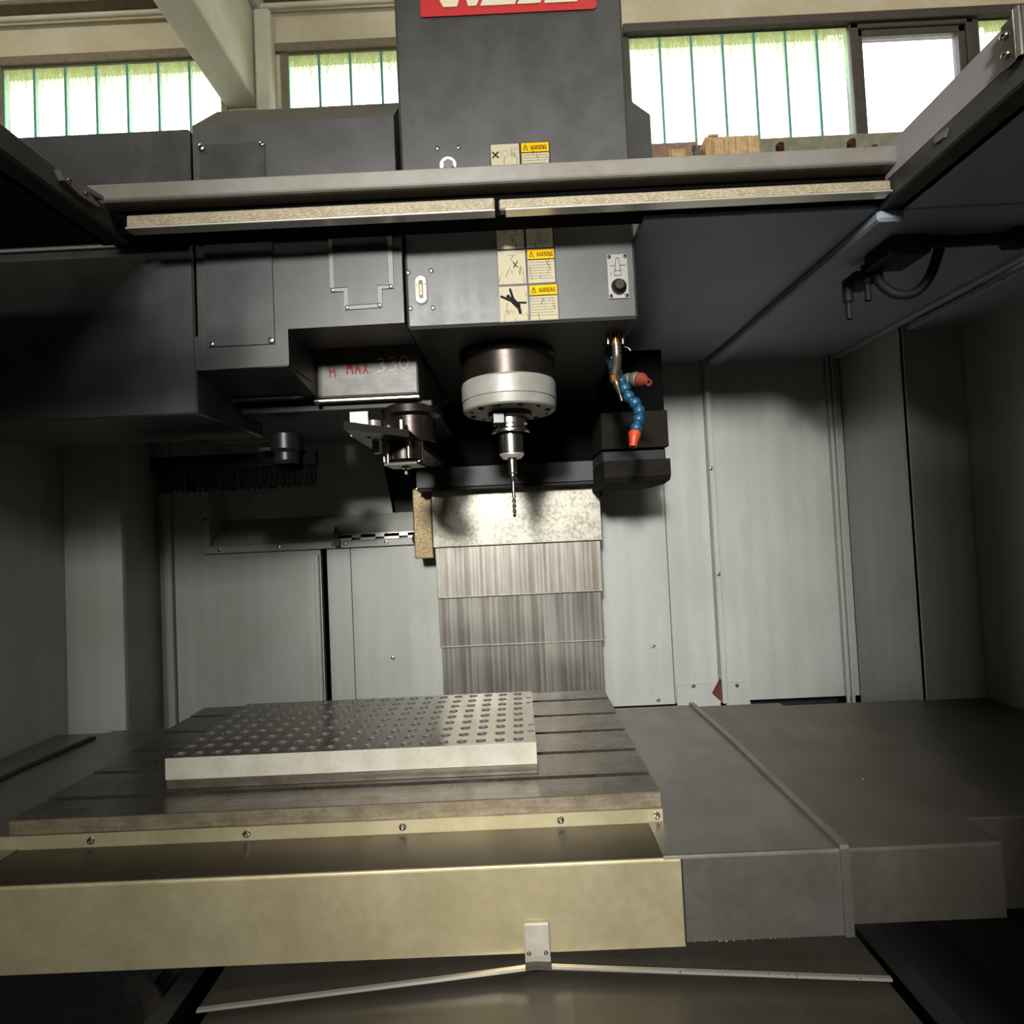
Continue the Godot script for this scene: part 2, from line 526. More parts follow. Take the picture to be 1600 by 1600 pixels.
func hall():
	# back wall (z = -4.5) with the glazed strip, in pieces round the openings
	var zf := 4.5
	var zb := 4.57
	var yb := 4.745
	var yt := 5.70
	var w := Shape.new()
	w.box(-7, 7, 5.79, 7.6, zf, zb, 0.0)
	w.box(-7, 7, 0, 4.60, zf, zb, 0.0)
	for r in [[-7.0, -4.25], [-2.27, -1.80], [0.12, 1.10], [5.95, 7.0]]:
		w.box(r[0], r[1], 4.60, 5.79, zf, zb, 0.0)
	struct("wall_back", w, M.hall)
	# stained lintel strips and sills above and below the windows
	var st := Shape.new()
	st.box(-7, -2.3, 5.715, 5.79, zf - 0.03, zb, 0.004)
	st.box(-1.86, 0.2, 5.715, 5.79, zf - 0.03, zb, 0.004)
	struct("trim_1", st, M.hall_stain)
	var st2 := Shape.new()
	st2.box(1.1, 6.0, 5.71, 5.79, zf - 0.05, zb, 0.006)
	struct("trim_2", st2, M.frame)
	var pipe := Shape.new()
	pipe.tube([V(-7, 6.075, 4.44), V(0, 6.075, 4.44), V(7, 6.075, 4.44)], 0.022, 10)
	struct("trim_3", pipe, M.hall_light)
	var led := Shape.new()
	led.box(-7, 7, 6.17, 6.21, 4.40, 4.5, 0.006)
	struct("trim_4", led, M.hall_stain)
	# windows of narrow channel glass planks
	var n := 1
	for q in [[-4.186, 7, M.hall_stain], [-1.751, 7, M.hall_stain], [1.147, 7, M.frame], [4.10, 7, M.frame]]:
		var fr := Shape.new()
		var x0: float = q[0]
		var x1: float = x0 + 0.2655 * q[1]
		fr.box(x0 - 0.06, x0, yb - 0.03, yt + 0.03, zf - 0.01, zb, 0.004)
		fr.box(x1, x1 + 0.06, yb - 0.03, yt + 0.03, zf - 0.01, zb, 0.004)
		fr.box(x0, x1, yt, yt + 0.03, zf, zb, 0.0)
		fr.box(x0, x1, yb - 0.06, yb, zf - 0.01, zb, 0.004)
		var f := struct("window_%d" % n, fr, q[2])
		n += 1
		for k in q[1]:
			var a: float = x0 + 0.2655 * k
			var ps := Shape.new()
			var c0 := V(a + 0.009, yt, 4.505); var c1 := V(a + 0.2565, yt, 4.505); var c2 := V(a + 0.2565, yb, 4.505); var c3 := V(a + 0.009, yb, 4.505)
			var u0 := 0.03 if k % 2 else 0.97
			ps.tri(c0, c1, c2, Vector3(0, 0, 1), P(u0, 0.02), P(1.0 - u0, 0.02), P(1.0 - u0, 0.98))
			ps.tri(c0, c2, c3, Vector3(0, 0, 1), P(u0, 0.02), P(1.0 - u0, 0.98), P(u0, 0.98))
			var th := Vector3(0, 0, -0.006)
			for e in [[c0, c1, Vector3.UP], [c1, c2, Vector3.RIGHT], [c2, c3, Vector3.DOWN], [c3, c0, Vector3.LEFT]]:
				for tr in [[e[0], e[1], e[1] + th], [e[0], e[1] + th, e[0] + th]]:
					ps.tri(tr[0], tr[1], tr[2], e[2], P(0.5, 0.9), P(0.52, 0.9), P(0.5, 0.92))
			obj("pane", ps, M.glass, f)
			obj("glass_web", bx(a - 0.009, a + 0.009, yb, yt, 4.503, 4.54, 0.0), M.glass_web, f)
	# the casement with one clear pane
	var cf := Shape.new()
	cf.box(3.005, 3.075, yb, yt, zf - 0.03, zb, 0.006)
	cf.box(3.98, 4.04, yb, yt, zf - 0.03, zb, 0.006)
	cf.box(3.0, 4.05, 5.66, yt, zf - 0.03, zb, 0.006)
	cf.box(3.0, 4.05, yb - 0.06, yb, zf - 0.03, zb, 0.006)
	var c := struct("window_5", cf, M.frame)
	var sash := Shape.new()
	sash.box(3.075, 3.115, yb, 5.66, zf - 0.015, 4.56, 0.006)
	sash.box(3.92, 3.98, yb, 5.66, zf - 0.015, 4.56, 0.006)
	sash.box(3.075, 3.98, 5.60, 5.66, zf - 0.015, 4.56, 0.006)
	obj("sash", sash, M.frame, c)
	obj("pane", bx(3.115, 3.92, yb, 5.60, 4.52, 4.526, 0.0), M.glass_clear, c)
	# rest of the hall
	struct("wall_left", bx(-7.25, -7.0, 0, 7.6, -7.0, 4.57, 0.0), M.hall)
	struct("wall_right", bx(7.0, 7.25, 0, 7.6, -7.0, 4.57, 0.0), M.hall)
	struct("wall_front", bx(-7, 7, 0, 7.6, -7.25, -7.0, 0.0), M.floor)
	struct("floor", bx(-7.25, 7.25, -0.2, 0, -7.25, 4.57, 0.0), M.floor)
	struct("ceiling", bx(-7.25, 7.25, 7.6, 7.8, -7.25, 4.57, 0.0), M.hall_light)
	# rafter and the post it rests on
	var rf := thing("rafter", "pale concrete roof beam running from the hall wall towards the viewer", "beam", V(-2.14, 5.26, 4.4))
	obj("web", bx(-2.28, -2.0, 5.262, 6.05, -2.0, 4.5, 0.012), M.hall_light, rf)
	obj("flange", bx(-2.36, -1.93, 6.05, 6.4, -2.0, 4.5, 0.02), M.hall_light, rf)
	var po := thing("wall_post", "narrow pale post on the hall wall right of the concrete beam", "post", V(-1.92, 0, 4.46))
	obj("shaft", bx(-1.985, -1.845, 0, 6.02, 4.38, 4.5, 0.02), M.hall_light, po)
	# eave and tree tops outside
	var ev := thing("eave", "yellowish roof overhang seen through the top of the windows", "eave", V(0, 6.0, 4.9))
	obj("soffit", bx(-7, 2.9, 5.74, 5.82, 4.58, 4.66, 0.0), M.eave, ev)
	obj("soffit", bx(4.3, 7, 5.74, 5.82, 4.58, 4.66, 0.0), M.eave, ev)
	struct("ground", bx(-60, 60, -0.5, -0.25, -60, 60, 0.0), M.ground)
	# ledge under the right-hand windows and what lies on it
	var lg := thing("ledge", "grey green concrete ledge under the right windows", "ledge", V(2.6, 4.5, 4.3))
	obj("slab", bx(1.0, 6.0, 4.28, 4.405, 4.17, 4.498, 0.01), M.concrete, lg)
	obj("upstand", bx(2.18, 6.0, 4.405, 4.74, 4.44, 4.498, 0.008), M.concrete, lg)
	obj("wall_patch", bx(1.06, 1.66, 4.405, 4.735, 4.43, 4.498, 0.008), M.brick, lg)
	obj("plaster_patch", bx(1.41, 1.55, 4.50, 4.672, 4.42, 4.43, 0.002), M.wood, lg)
	var bt := thing("bolt_post", "short rusty stub standing left of the wooden crate", "post", V(1.59, 4.405, 4.27))
	obj("stub", bx(1.56, 1.625, 4.406, 4.54, 4.25, 4.29, 0.006), M.hall_stain, bt)
	obj("cap", bx(1.555, 1.59, 4.54, 4.585, 4.26, 4.285, 0.006), M.frame, bt)
	var cr := thing("wooden_crate", "small pale wooden crate on the ledge under the windows", "crate", V(1.84, 4.405, 4.28))
	obj("front_board", bx(1.65, 2.04, 4.436, 4.592, 4.19, 4.21, 0.004), M.wood, cr)
	obj("back_board", bx(1.65, 2.04, 4.436, 4.592, 4.35, 4.37, 0.004), M.wood, cr)
	obj("side_board", bx(1.63, 1.65, 4.42, 4.597, 4.19, 4.39, 0.004), M.wood, cr)
	obj("side_board", bx(2.04, 2.055, 4.436, 4.592, 4.19, 4.37, 0.004), M.wood, cr)
	obj("lid_strip", bx(1.655, 1.735, 4.592, 4.612, 4.185, 4.38, 0.003), M.wood, cr)
	obj("runner", bx(1.665, 1.77, 4.406, 4.436, 4.20, 4.35, 0.003), M.wood, cr)
	obj("runner", bx(1.91, 2.03, 4.406, 4.436, 4.20, 4.35, 0.003), M.wood, cr)
	for q in [[2.235, "rusty coil spring on the ledge just right of the crate"], [2.80, "rusty coil spring on the ledge under the window frame"]]:
		var sp := Shape.new()
		var path := []
		for i in 65:
			var an := TAU * i / 8.0
			path.append(V(q[0] + 0.026 * cos(an), 4.415 + 0.125 * i / 64.0, 4.24 + 0.026 * sin(an)))
		sp.tube(path, 0.0065, 6)
		tag(obj("coil_spring", sp, M.rust), q[1], "spring", "coil springs on the ledge")
	var lump := Shape.new()
	for i in 7:
		lump.ball(V(2.86 + 0.022 * i, 4.425 + 0.02 * (i % 3), 4.24 - 0.01 * (i % 2)), 0.02 + 0.008 * (i % 2), 7)
	tag(obj("rust_scrap", lump, M.rust), "small heap of rusty scrap beside the right coil spring", "scrap")

func enclosure():
	var e := thing("machine_enclosure", "grey painted sheet metal cabin of the machining centre with roof frame", "machine cabin", V(0, 0, 1.2))
	var zw := 2.2
	# back wall panels with open joints
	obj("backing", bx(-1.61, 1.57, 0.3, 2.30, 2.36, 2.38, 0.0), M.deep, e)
	for q in [[-1.447, -1.423, 0.0], [-0.30, 0.31, 0.015], [0.31, 0.605, -0.006], [0.609, 0.785, 0.0], [0.806, 1.284, 0.0], [1.286, 1.345, 0.0]]:
		obj("back_panel", bx(q[0], q[1], 0.868 if q[0] > 0.3 else 0.55, 2.245, zw + q[2], 2.222, 0.0025), M.wall, e)
	obj("back_panel", pr([P(-1.385, 0.55), P(-0.792, 0.55), P(-0.792, 1.565), P(-1.245, 1.565), P(-1.245, 2.245), P(-1.385, 2.245)], 2, zw, 2.222), M.wall, e)
	obj("back_panel", bx(-0.768, -0.672, 0.55, 1.565, zw, 2.222, 0.0025), M.wall, e)
	obj("back_panel", pr([P(-0.669, 0.55), P(-0.30, 0.55), P(-0.30, 2.245), P(-0.385, 2.245), P(-0.385, 1.565), P(-0.669, 1.565)], 2, zw, 2.222), M.wall, e)
	obj("back_panel", bx(-1.242, -0.388, 2.0, 2.245, zw, 2.222, 0.0025), M.wall, e)
	obj("seam_strip", bx(-0.815, -0.797, 0.7, 1.53, 2.185, 2.2, 0.004), M.wall, e)
	obj("seam_strip", bx(0.785, 0.806, 0.87, 2.245, 2.165, 2.215, 0.003), M.wall, e)
	for x in [1.286, 1.306]:
		obj("seam_strip", bx(x, x + 0.012, 0.6, 2.245, 2.186, 2.2, 0.005), M.wall, e)
	obj("seam_strip", bx(-1.42, -1.389, 0.6, 2.245, 2.178, 2.22, 0.006), M.wall, e)
	obj("gusset", pr([P(0.786, 0.965), P(0.786, 0.885), P(0.776, 0.885), P(0.752, 0.908), P(0.765, 0.93)], 2, 2.168, 2.19), M.rust, e, "rust stained gusset")
	obj("foot_plate", bx(0.612, 0.785, 0.80, 0.944, 2.19, 2.2, 0.002), M.wall, e)
	obj("foot_plate", pr([P(0.806, 0.944), P(0.885, 0.944), P(0.915, 0.80), P(0.806, 0.80)], 2, 2.19, 2.2), M.wall, e)
	for q in [[0.679, 0.938, 2.19], [0.852, 0.933, 2.19], [0.529, 1.102, 2.194], [0.538, 0.888, 2.194], [-0.516, 1.101, 2.2], [0.79, 1.80, 2.165], [0.795, 1.38, 2.165]]:
		screw(e, V(q[0], q[1], q[2]), Vector3(0, 0, 1), 0.008)
	# left and right jogs of the side walls
	obj("side_panel", pr([P(-1.38, 1.90), P(-1.447, 2.20), P(-1.447, 2.222), P(-1.46, 2.222), P(-1.40, 1.92)], 1, 0.5, 2.25), M.wall, e)
	obj("side_panel", bx(-1.585, -1.38, 0.5, 2.25, 1.9, 1.92, 0.004), M.wall, e)
	obj("side_panel", bx(-1.605, -1.585, 0.3, 2.3, 0.12, 1.925, 0.002), M.wall, e)
	obj("side_panel", bx(1.345, 1.365, 0.5, 2.25, 1.84, 2.2, 0.002), M.wall, e)
	obj("side_panel", bx(1.345, 1.545, 0.5, 2.25, 1.84, 1.86, 0.004), M.wall, e)
	obj("side_panel", bx(1.545, 1.568, 0.3, 2.3, 0.12, 1.865, 0.002), M.wall, e)
	# unseen front panels, edges placed to shade the inside; the header is added
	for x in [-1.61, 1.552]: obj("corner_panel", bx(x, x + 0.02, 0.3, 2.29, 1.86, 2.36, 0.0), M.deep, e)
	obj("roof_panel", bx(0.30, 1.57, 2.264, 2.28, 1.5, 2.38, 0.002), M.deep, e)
	obj("front_panel", bx(-1.605, -1.32, 0.0, 2.3, 0.12, 0.15, 0.002), M.wall, e)
	obj("front_panel", bx(0.62, 1.568, 0.0, 2.3, 0.12, 0.15, 0.002), M.wall, e)
	obj("shade_header", bx(-1.32, -0.60, 2.2, 2.3, 0.12, 0.15, 0.002), M.wall, e)
	obj("front_sill", bx(-1.32, 0.62, 0.0, 0.55, 0.12, 0.15, 0.002), M.wall, e)
	# roof
	obj("roof_panel", bx(0.305, 0.855, 2.242, 2.262, 1.14, 2.25, 0.002), M.roof, e)
	obj("roof_rib", bx(0.80, 0.858, 2.215, 2.242, 1.14, 2.2, 0.006), M.roof, e)
	obj("roof_panel", bx(0.858, 1.36, 2.236, 2.262, 1.14, 2.25, 0.002), M.roof, e)
	obj("roof_rib", bx(1.315, 1.34, 2.222, 2.236, 0.3, 2.195, 0.005), M.roof_light, e)
	obj("roof_panel", bx(1.36, 1.57, 2.21, 2.23, 0.15, 1.9, 0.002), M.roof, e)
	obj("roof_panel", bx(0.84, 1.36, 2.238, 2.262, 0.15, 1.14, 0.002), M.roof, e)
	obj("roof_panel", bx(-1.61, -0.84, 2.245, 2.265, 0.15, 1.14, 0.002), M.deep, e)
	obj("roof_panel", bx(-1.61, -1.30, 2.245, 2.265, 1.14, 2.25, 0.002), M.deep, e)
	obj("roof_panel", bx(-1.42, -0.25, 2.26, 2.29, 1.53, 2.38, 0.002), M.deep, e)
	obj("side_rail", bx(-0.86, -0.80, 2.245, 2.294, 0.15, 1.15, 0.005), M.black, e)
	var sr := bx(0.80, 0.86, 2.238, 2.284, 0.15, 1.15, 0.004)
	obj("side_rail", sr, M.black, e)
	obj("side_rail", pr([P(0.803, 2.285), P(0.803, 2.349), P(0.88, 2.349), P(0.88, 2.285)], 2, 0.15, 1.16), M.roof_light, e)
	# cross beam and the grimy guide rails under it
	var pf := [P(1.08, 2.306), P(1.08, 2.333), P(1.084, 2.337), P(1.14, 2.337), P(1.14, 2.299), P(1.09, 2.299), P(1.085, 2.3), P(1.0815, 2.3025)]
	obj("cross_beam", pr(pf, 0, -0.86, 0.86), M.beam, e, "light grey sheet metal cross beam")
	obj("beam_channel", bx(-0.84, 0.84, 2.25, 2.302, 1.116, 1.172, 0.002), M.bristle, e)  # shade under the beam is put into this near-black channel
	obj("guide_rail", bx(-0.768, -0.0115, 2.25, 2.277, 1.092, 1.114, 0.003), M.rail, e, "grimy guide rail")
	obj("guide_rail", bx(-0.0025, 0.797, 2.25, 2.273, 1.092, 1.114, 0.003), M.rail, e, "grimy guide rail")
	obj("rail_lip", bx(-0.768, -0.0115, 2.246, 2.25, 1.088, 1.114, 0.001), M.lip, e)
	obj("rail_lip", bx(0.01, 0.797, 2.246, 2.25, 1.088, 1.114, 0.001), M.lip, e)
	# latch bracket left, pale plate painted as light through a slot and hinge right
	var br := obj("latch_bracket", pr([P(0.955, 2.282), P(1.06, 2.297), P(1.06, 2.289), P(1.02, 2.281), P(1.05, 2.272), P(1.045, 2.266), P(1.0, 2.262), P(0.965, 2.268)], 0, -0.80, -0.788), M.aluminium, e, "bright latch bracket")
	screw(br, V(-0.788, 2.274, 0.975), Vector3(1, 0, 0), 0.005)
	screw(br, V(-0.788, 2.275, 1.015), Vector3(1, 0, 0), 0.005)
	obj("lit_slot", pr([P(0.948, 2.272), P(0.975, 2.277), P(0.978, 2.264), P(0.955, 2.26)], 0, 0.796, 0.801), M.aluminium, e)
	var hg := obj("hinge", bx(0.792, 0.80, 2.275, 2.345, 0.79, 0.832, 0.002), M.steel, e)
	screw(hg, V(0.792, 2.325, 0.825), Vector3(-1, 0, 0), 0.007)
	screw(hg, V(0.792, 2.295, 0.825), Vector3(-1, 0, 0), 0.007)
	var hk := Shape.new()
	hk.lathe(V(0.790, 2.27, 0.80), Vector3.UP, [P(0.006, 0), P(0.006, 0.075), P(0, 0.075)], 12)
	obj("knuckle", hk, M.steel, hg)
	# chip pan and trough under the table
	obj("chip_pan", bx(-1.6, 1.56, 0.42, 0.45, 0.15, 2.25, 0.0), M.deep, e)
	obj("chute_side", pr([P(0.62, 0.80), P(0.66, 0.80), P(1.1, 0.46), P(1.0, 0.46)], 2, 0.3, 1.6), M.deep, e)
	obj("chute_side", pr([P(-0.62, 0.80), P(-0.66, 0.80), P(-0.80, 0.46), P(-0.74, 0.46)], 2, 0.3, 1.6), M.deep, e)
	# recess for the tool magazine in the back wall
	var h := Node3D.new()
	h.name = "magazine_recess"
	e.add_child(h)
	h.position = V(-0.8, 1.55, 2.25) - e.position
	h.set_meta("label", "recessed window frame below the tool magazine")
	obj("back_sheet", pr([P(-1.25, 1.684), P(-0.515, 1.686), P(-0.525, 1.76), P(-0.54, 1.84), P(-0.552, 1.95), P(-0.555, 2.05), P(-1.25, 2.05)], 2, 2.30, 2.303), M.wall, h)
	obj("sloped_sill", pr([P(2.192, 1.574), P(2.192, 1.579), P(2.30, 1.688), P(2.303, 1.684)], 0, -1.23, -0.412), M.wall, h)
	obj("side_sheet", bx(-1.234, -1.228, 1.57, 2.05, 2.2, 2.303, 0.001), M.wall, h)
	obj("end_sheet", bx(-0.412, -0.400, 1.57, 2.05, 2.2, 2.36, 0.001), M.rubber, h)  # black sheet imitates the shade in the open right end
	obj("corner_clip", bx(-1.095, -1.072, 1.790, 1.794, 2.285, 2.299, 0.0005), M.lip, h)
	obj("corner_clip", bx(-1.095, -1.091, 1.766, 1.790, 2.285, 2.299, 0.0005), M.lip, h)
	var hf := Shape.new()
	hf.box(-1.258, -0.36, 1.552, 1.580, 2.18, 2.2, 0.002)
	hf.box(-1.258, -1.228, 1.580, 2.0, 2.18, 2.2, 0.002)
	var hfl := obj("flange", hf, M.wall, h)
	for x in [-1.19, -0.95, -0.735, -0.685, -0.52, -0.40]:
		screw(h, V(x, 1.566 + 0.0, 2.18), Vector3(0, 0, 1), 0.008)
	screw(h, V(-1.243, 1.69, 2.18), Vector3(0, 0, 1), 0.008)
	var ck := Shape.new()
	for q in [[-0.70, -0.655], [-0.62, -0.56], [-0.525, -0.465], [-0.43, -0.40]]:
		ck.box(q[0], q[1], 1.580, 1.602, 2.172, 2.18, 0.0)
	ck.box(-0.70, -0.40, 1.590, 1.606, 2.172, 2.18, 0.0)
	obj("slotted_strip", ck, M.lip, h)
	obj("clip", pr([P(-0.725, 1.56), P(-0.70, 1.56), P(-0.70, 1.61), P(-0.712, 1.64), P(-0.72, 1.61)], 2, 2.15, 2.18), M.steel_dark, h)
	var kn := Shape.new()
	kn.lathe(V(-0.375, 1.575, 2.17), Vector3(0, 0, 1), [P(0.035, 0), P(0.035, 0.02), P(0.02, 0.03), P(0, 0.03)], 16)
	obj("end_cap", kn, M.rubber, h)

func sticker(parent: Node, x0: float, x1: float, y0: float, y1: float, z: float, im: Image, label := "") -> MeshInstance3D:
	var s := Shape.new()
	s.box(x0, x1, y0, y1, z - 0.0012, z, 0.0)
	var a := V(x0, y1, z - 0.0014); var b := V(x1, y1, z - 0.0014); var c := V(x1, y0, z - 0.0014); var d := V(x0, y0, z - 0.0014)
	s.tri(a, b, c, Vector3(0, 0, 1), P(0.02, 0.02), P(0.98, 0.02), P(0.98, 0.98))
	s.tri(a, c, d, Vector3(0, 0, 1), P(0.02, 0.02), P(0.98, 0.98), P(0.02, 0.98))
	im.generate_mipmaps()
	var m := mat(Color.WHITE, 0.8, 0.0, null, Vector3.ONE, null, 0.2)
	m.albedo_texture = ImageTexture.create_from_image(im)
	return obj("sticker", s, m, parent, label)

func line_on(im: Image, a: Vector2, b: Vector2, w: float, c: Color):
	var n := int(a.distance_to(b)) + 1
	for i in n + 1:
		var p := a.lerp(b, float(i) / n)
		im.fill_rect(Rect2i(int(p.x - w / 2), int(p.y - w / 2), int(max(1, w)), int(max(1, w))), c)

func scratches(im: Image, n: int, sd: int):
	var r := RandomNumberGenerator.new()
	r.seed = sd
	for i in n:
		var p := Vector2(r.randf_range(10, im.get_width() - 10), r.randf_range(30, im.get_height() - 20))
		var d := Vector2(r.randf_range(-0.5, 0.5), 1.0)
		for k in r.randi_range(2, 5):
			var q := p + d * r.randf_range(8, 24) + Vector2(r.randf_range(-9, 9), 0)
			q = q.clamp(Vector2(4, 4), im.get_size() - Vector2i(5, 5) as Vector2)
			line_on(im, p, q, r.randf_range(1.5, 4.0), Color(0.20, 0.17, 0.10))
			p = q

func picture(kind: int, sd: int) -> Image:
	var im := Image.create(200, 256, false, Image.FORMAT_RGB8)
	im.fill(Color(0.66, 0.63, 0.53))
	var k := Color(0.10, 0.10, 0.10)
	var gy := Color(0.45, 0.44, 0.40)
	if kind == 0:      # cross and ring with small drawings
		line_on(im, P(16, 64), P(54, 106), 8, k); line_on(im, P(54, 64), P(16, 106), 8, k)
		for i in 60:
			var a := TAU * i / 60
			im.fill_rect(Rect2i(int(45 + 20 * cos(a)), int(190 + 20 * sin(a)), 6, 6), k)
			im.fill_rect(Rect2i(int(98 + 25 * cos(a)), int(78 + 25 * sin(a)), 3, 3), gy)
			im.fill_rect(Rect2i(int(160 + 25 * cos(a)), int(45 + 10 * sin(a)), 3, 3), gy)
			im.fill_rect(Rect2i(int(160 + 28 * cos(a)), int(175 + 14 * sin(a)), 3, 3), gy)
			im.fill_rect(Rect2i(int(100 + 24 * cos(a)), int(182 + 12 * sin(a)), 3, 3), gy)
		for i in 5: line_on(im, P(140, 74 + 9 * i), P(182, 74 + 9 * i), 3, gy)
	elif kind == 1:    # faded
		for i in 4: line_on(im, P(60, 70 + 26 * i), P(150, 60 + 30 * i), 3, gy)
	elif kind == 2:
		line_on(im, P(75, 40), P(130, 40), 4, gy); line_on(im, P(110, 90), P(140, 130), 5, k); line_on(im, P(140, 90), P(112, 128), 5, k)
	else:              # falling figure
		line_on(im, P(84, 92), P(132, 150), 26, k)
		line_on(im, P(132, 150), P(142, 196), 16, k)
		line_on(im, P(100, 100), P(80, 26), 13, k)
		line_on(im, P(88, 110), P(18, 74), 13, k)
		line_on(im, P(112, 122), P(180, 126), 14, k)
		for i in 20: line_on(im, P(66, 76), P(66, 76) + Vector2.from_angle(TAU * i / 20) * 12, 3, k)
		for i in 4: line_on(im, P(40, 176 + 7 * i), P(104, 174 + 7 * i), 2, gy)
	scratches(im, 9, sd)
	return im

func text_panel(sd: int, faded: bool) -> Image:
	var im := Image.create(200, 256, false, Image.FORMAT_RGB8)
	im.fill(Color(0.66, 0.63, 0.53))
	var k := Color(0.14, 0.13, 0.11)
	im.fill_rect(Rect2i(0, 0, 200, 74), Color(0.82, 0.64, 0.07) if not faded else Color(0.62, 0.52, 0.30))
	im.fill_rect(Rect2i(0, 74, 200, 8), k)
	line_on(im, P(18, 58), P(34, 20), 4, k); line_on(im, P(34, 20), P(50, 58), 4, k); line_on(im, P(18, 58), P(50, 58), 4, k); line_on(im, P(34, 34), P(34, 50), 3, k)
	var r := RandomNumberGenerator.new()
	r.seed = sd
	for row in 7:
		var x := 10.0
		while x < 176.0:
			var w := r.randf_range(5, 22)
			line_on(im, P(x, 100 + 20 * row), P(min(x + w, 186), 100 + 20 * row - 1), 4, Color(0.34, 0.32, 0.28) if not faded else Color(0.46, 0.44, 0.40))
			x += w + r.randf_range(5, 9)
	scratches(im, 6, sd + 5)
	return im

func letters(txt: String, h: float, depth: float) -> TextMesh:
	var f := SystemFont.new()
	f.font_names = PackedStringArray(["Droid Sans"])
	f.font_weight = 700
	var t := TextMesh.new()
	t.font = f
	t.text = txt
	t.font_size = 32
	t.pixel_size = h / 23.0
	t.depth = depth
	return t

func column_and_head():
	var zf := 1.21
	var h := thing("spindle_head", "dark grey spindle head hanging in the middle with warning stickers", "machine head", V(0.04, 2.05, 1.5))
	obj("housing", bx(-0.222, 0.298, 2.058, 3.25, zf, 2.0, 0.006), M.black, h)
	obj("slide", pr([P(1.99, 1.752), P(1.965, 1.758), P(1.965, 1.83), P(1.97, 1.838), P(1.97, 2.06), P(2.19, 2.06), P(2.19, 1.752)], 0, -0.352, 0.312), M.bristle, h)  # coloured near-black for the shade below the head
	obj("slide_apron", bx(-0.35, 0.31, 1.758, 1.83, 1.961, 1.966, 0.001), M.slide, h)
	obj("slide_wiper", bx(-0.345, 0.318, 1.745, 1.756, 1.955, 2.01, 0.002), M.rubber, h)
	for q in [[-0.35, 1.757], [-0.19, 1.752], [0.08, 1.752], [0.31, 1.76]]:
		screw(h, V(q[0], q[1], 1.962), Vector3(0, 0, 1), 0.006)
	# cable box behind, right of the head
	obj("cable_box", pr([P(0.30, 2.45), P(0.30, 2.955), P(0.36, 2.93), P(0.41, 2.862), P(0.462, 2.82), P(0.462, 2.45)], 2, 1.6, 2.0), M.black, h)
	# nose
	var nk := Shape.new()
	nk.lathe(V(0, 0, 1.43), Vector3.UP, [P(0.0, 1.978), P(0.121, 1.978), P(0.122, 2.035), P(0.127, 2.045), P(0.127, 2.058)], 56)
	obj("spindle_neck", nk, M.bluish, h, "dark burnished spindle neck")
	var ns := Shape.new()
	ns.lathe(V(0, 0, 1.43), Vector3.UP, [P(0.05, 1.904), P(0.118, 1.904), P(0.122, 1.908), P(0.124, 1.9265), P(0.1215, 1.928), P(0.1215, 1.930), P(0.1245, 1.932), P(0.1245, 1.974), P(0.1215, 1.979), P(0.0, 1.979)], 64)
	var nose := obj("spindle_nose", ns, M.nose, h, "pale spindle nose ring")
	for k in 12:
		var a := TAU * (k + 0.5) / 12
		screw(nose, V(0.102 * cos(a), 1.904, 1.43 + 0.102 * sin(a)), Vector3.DOWN, 0.0075 if k % 2 else 0.005, M.screw_black)
	var cb := Shape.new()
	cb.lathe(V(0, 0, 1.43), Vector3.UP, [P(0.0, 1.886), P(0.05, 1.886), P(0.057, 1.892), P(0.059, 1.906)], 40)
	obj("collar", cb, M.steel_dark, h)
	obj("drive_key", bx(-0.045, -0.013, 1.866, 1.90, 1.374, 1.40, 0.003), M.screw_black, h)
	# control plate with its push button
	var cp := obj("control_plate", bx(0.233, 0.2795, 2.103, 2.204, zf - 0.003, zf, 0.001), M.aluminium, h, "small silver control plate")
	for q in [[0.2385, 2.198], [0.274, 2.198], [0.2385, 2.109], [0.274, 2.109]]:
		screw(cp, V(q[0], q[1], zf - 0.003), Vector3(0, 0, 1), 0.0042, M.screw_black)
	var bn := Shape.new()
	bn.lathe(V(0.2565, 2.129, zf - 0.003), Vector3(0, 0, 1), [P(0.0155, 0), P(0.0155, 0.008), P(0.0125, 0.010), P(0.0125, 0.014), P(0.010, 0.016), P(0, 0.016)], 28)
	obj("push_button", bn, M.screw_black, cp)
	var bz := Shape.new()
	bz.lathe(V(0.2565, 2.129, zf - 0.003), Vector3(0, 0, 1), [P(0.0172, 0), P(0.0172, 0.005), P(0.0156, 0.006), P(0.0156, 0.0)], 28)
	obj("bezel", bz, M.steel, cp)
	var ic := Shape.new()
	for q in [[0.2385, 2.178, 0.2515, 2.178], [0.2515, 2.178, 0.2535, 2.195], [0.2535, 2.195, 0.2595, 2.195], [0.2595, 2.195, 0.2615, 2.178], [0.2615, 2.178, 0.2745, 2.178], [0.2515, 2.178, 0.2505, 2.167], [0.2615, 2.178, 0.2625, 2.167], [0.249, 2.166, 0.264, 2.166], [0.249, 2.166, 0.249, 2.155], [0.264, 2.166, 0.264, 2.155], [0.249, 2.155, 0.264, 2.155], [0.2415, 2.156, 0.2415, 2.163]]:
		var a := V(q[0], q[1], zf - 0.0035); var b := V(q[2], q[3], zf - 0.0035)
		ic.tube([a, (a + b) / 2, b], 0.0006, 5)
	obj("tool_symbol", ic, M.screw_black, cp)
	# oil sight glass
	var og := Shape.new()
	var ov := []
	var inn := []
	for k in 24:
		var a := TAU * k / 24
		ov.append(P(-0.187 + 0.0125 * cos(a), 2.145 + 0.0125 * sin(a) + 0.019 * (1 if sin(a) >= 0 else -1)))
		inn.append(P(-0.187 + 0.0048 * cos(a), 2.145 + 0.0048 * sin(a) + 0.016 * (1 if sin(a) >= 0 else -1)))
	og.prism(ov, 2, zf - 0.004, zf + 0.002)
	var sg := obj("sight_glass", og, M.aluminium, h, "oval oil sight glass")
	var rim := []
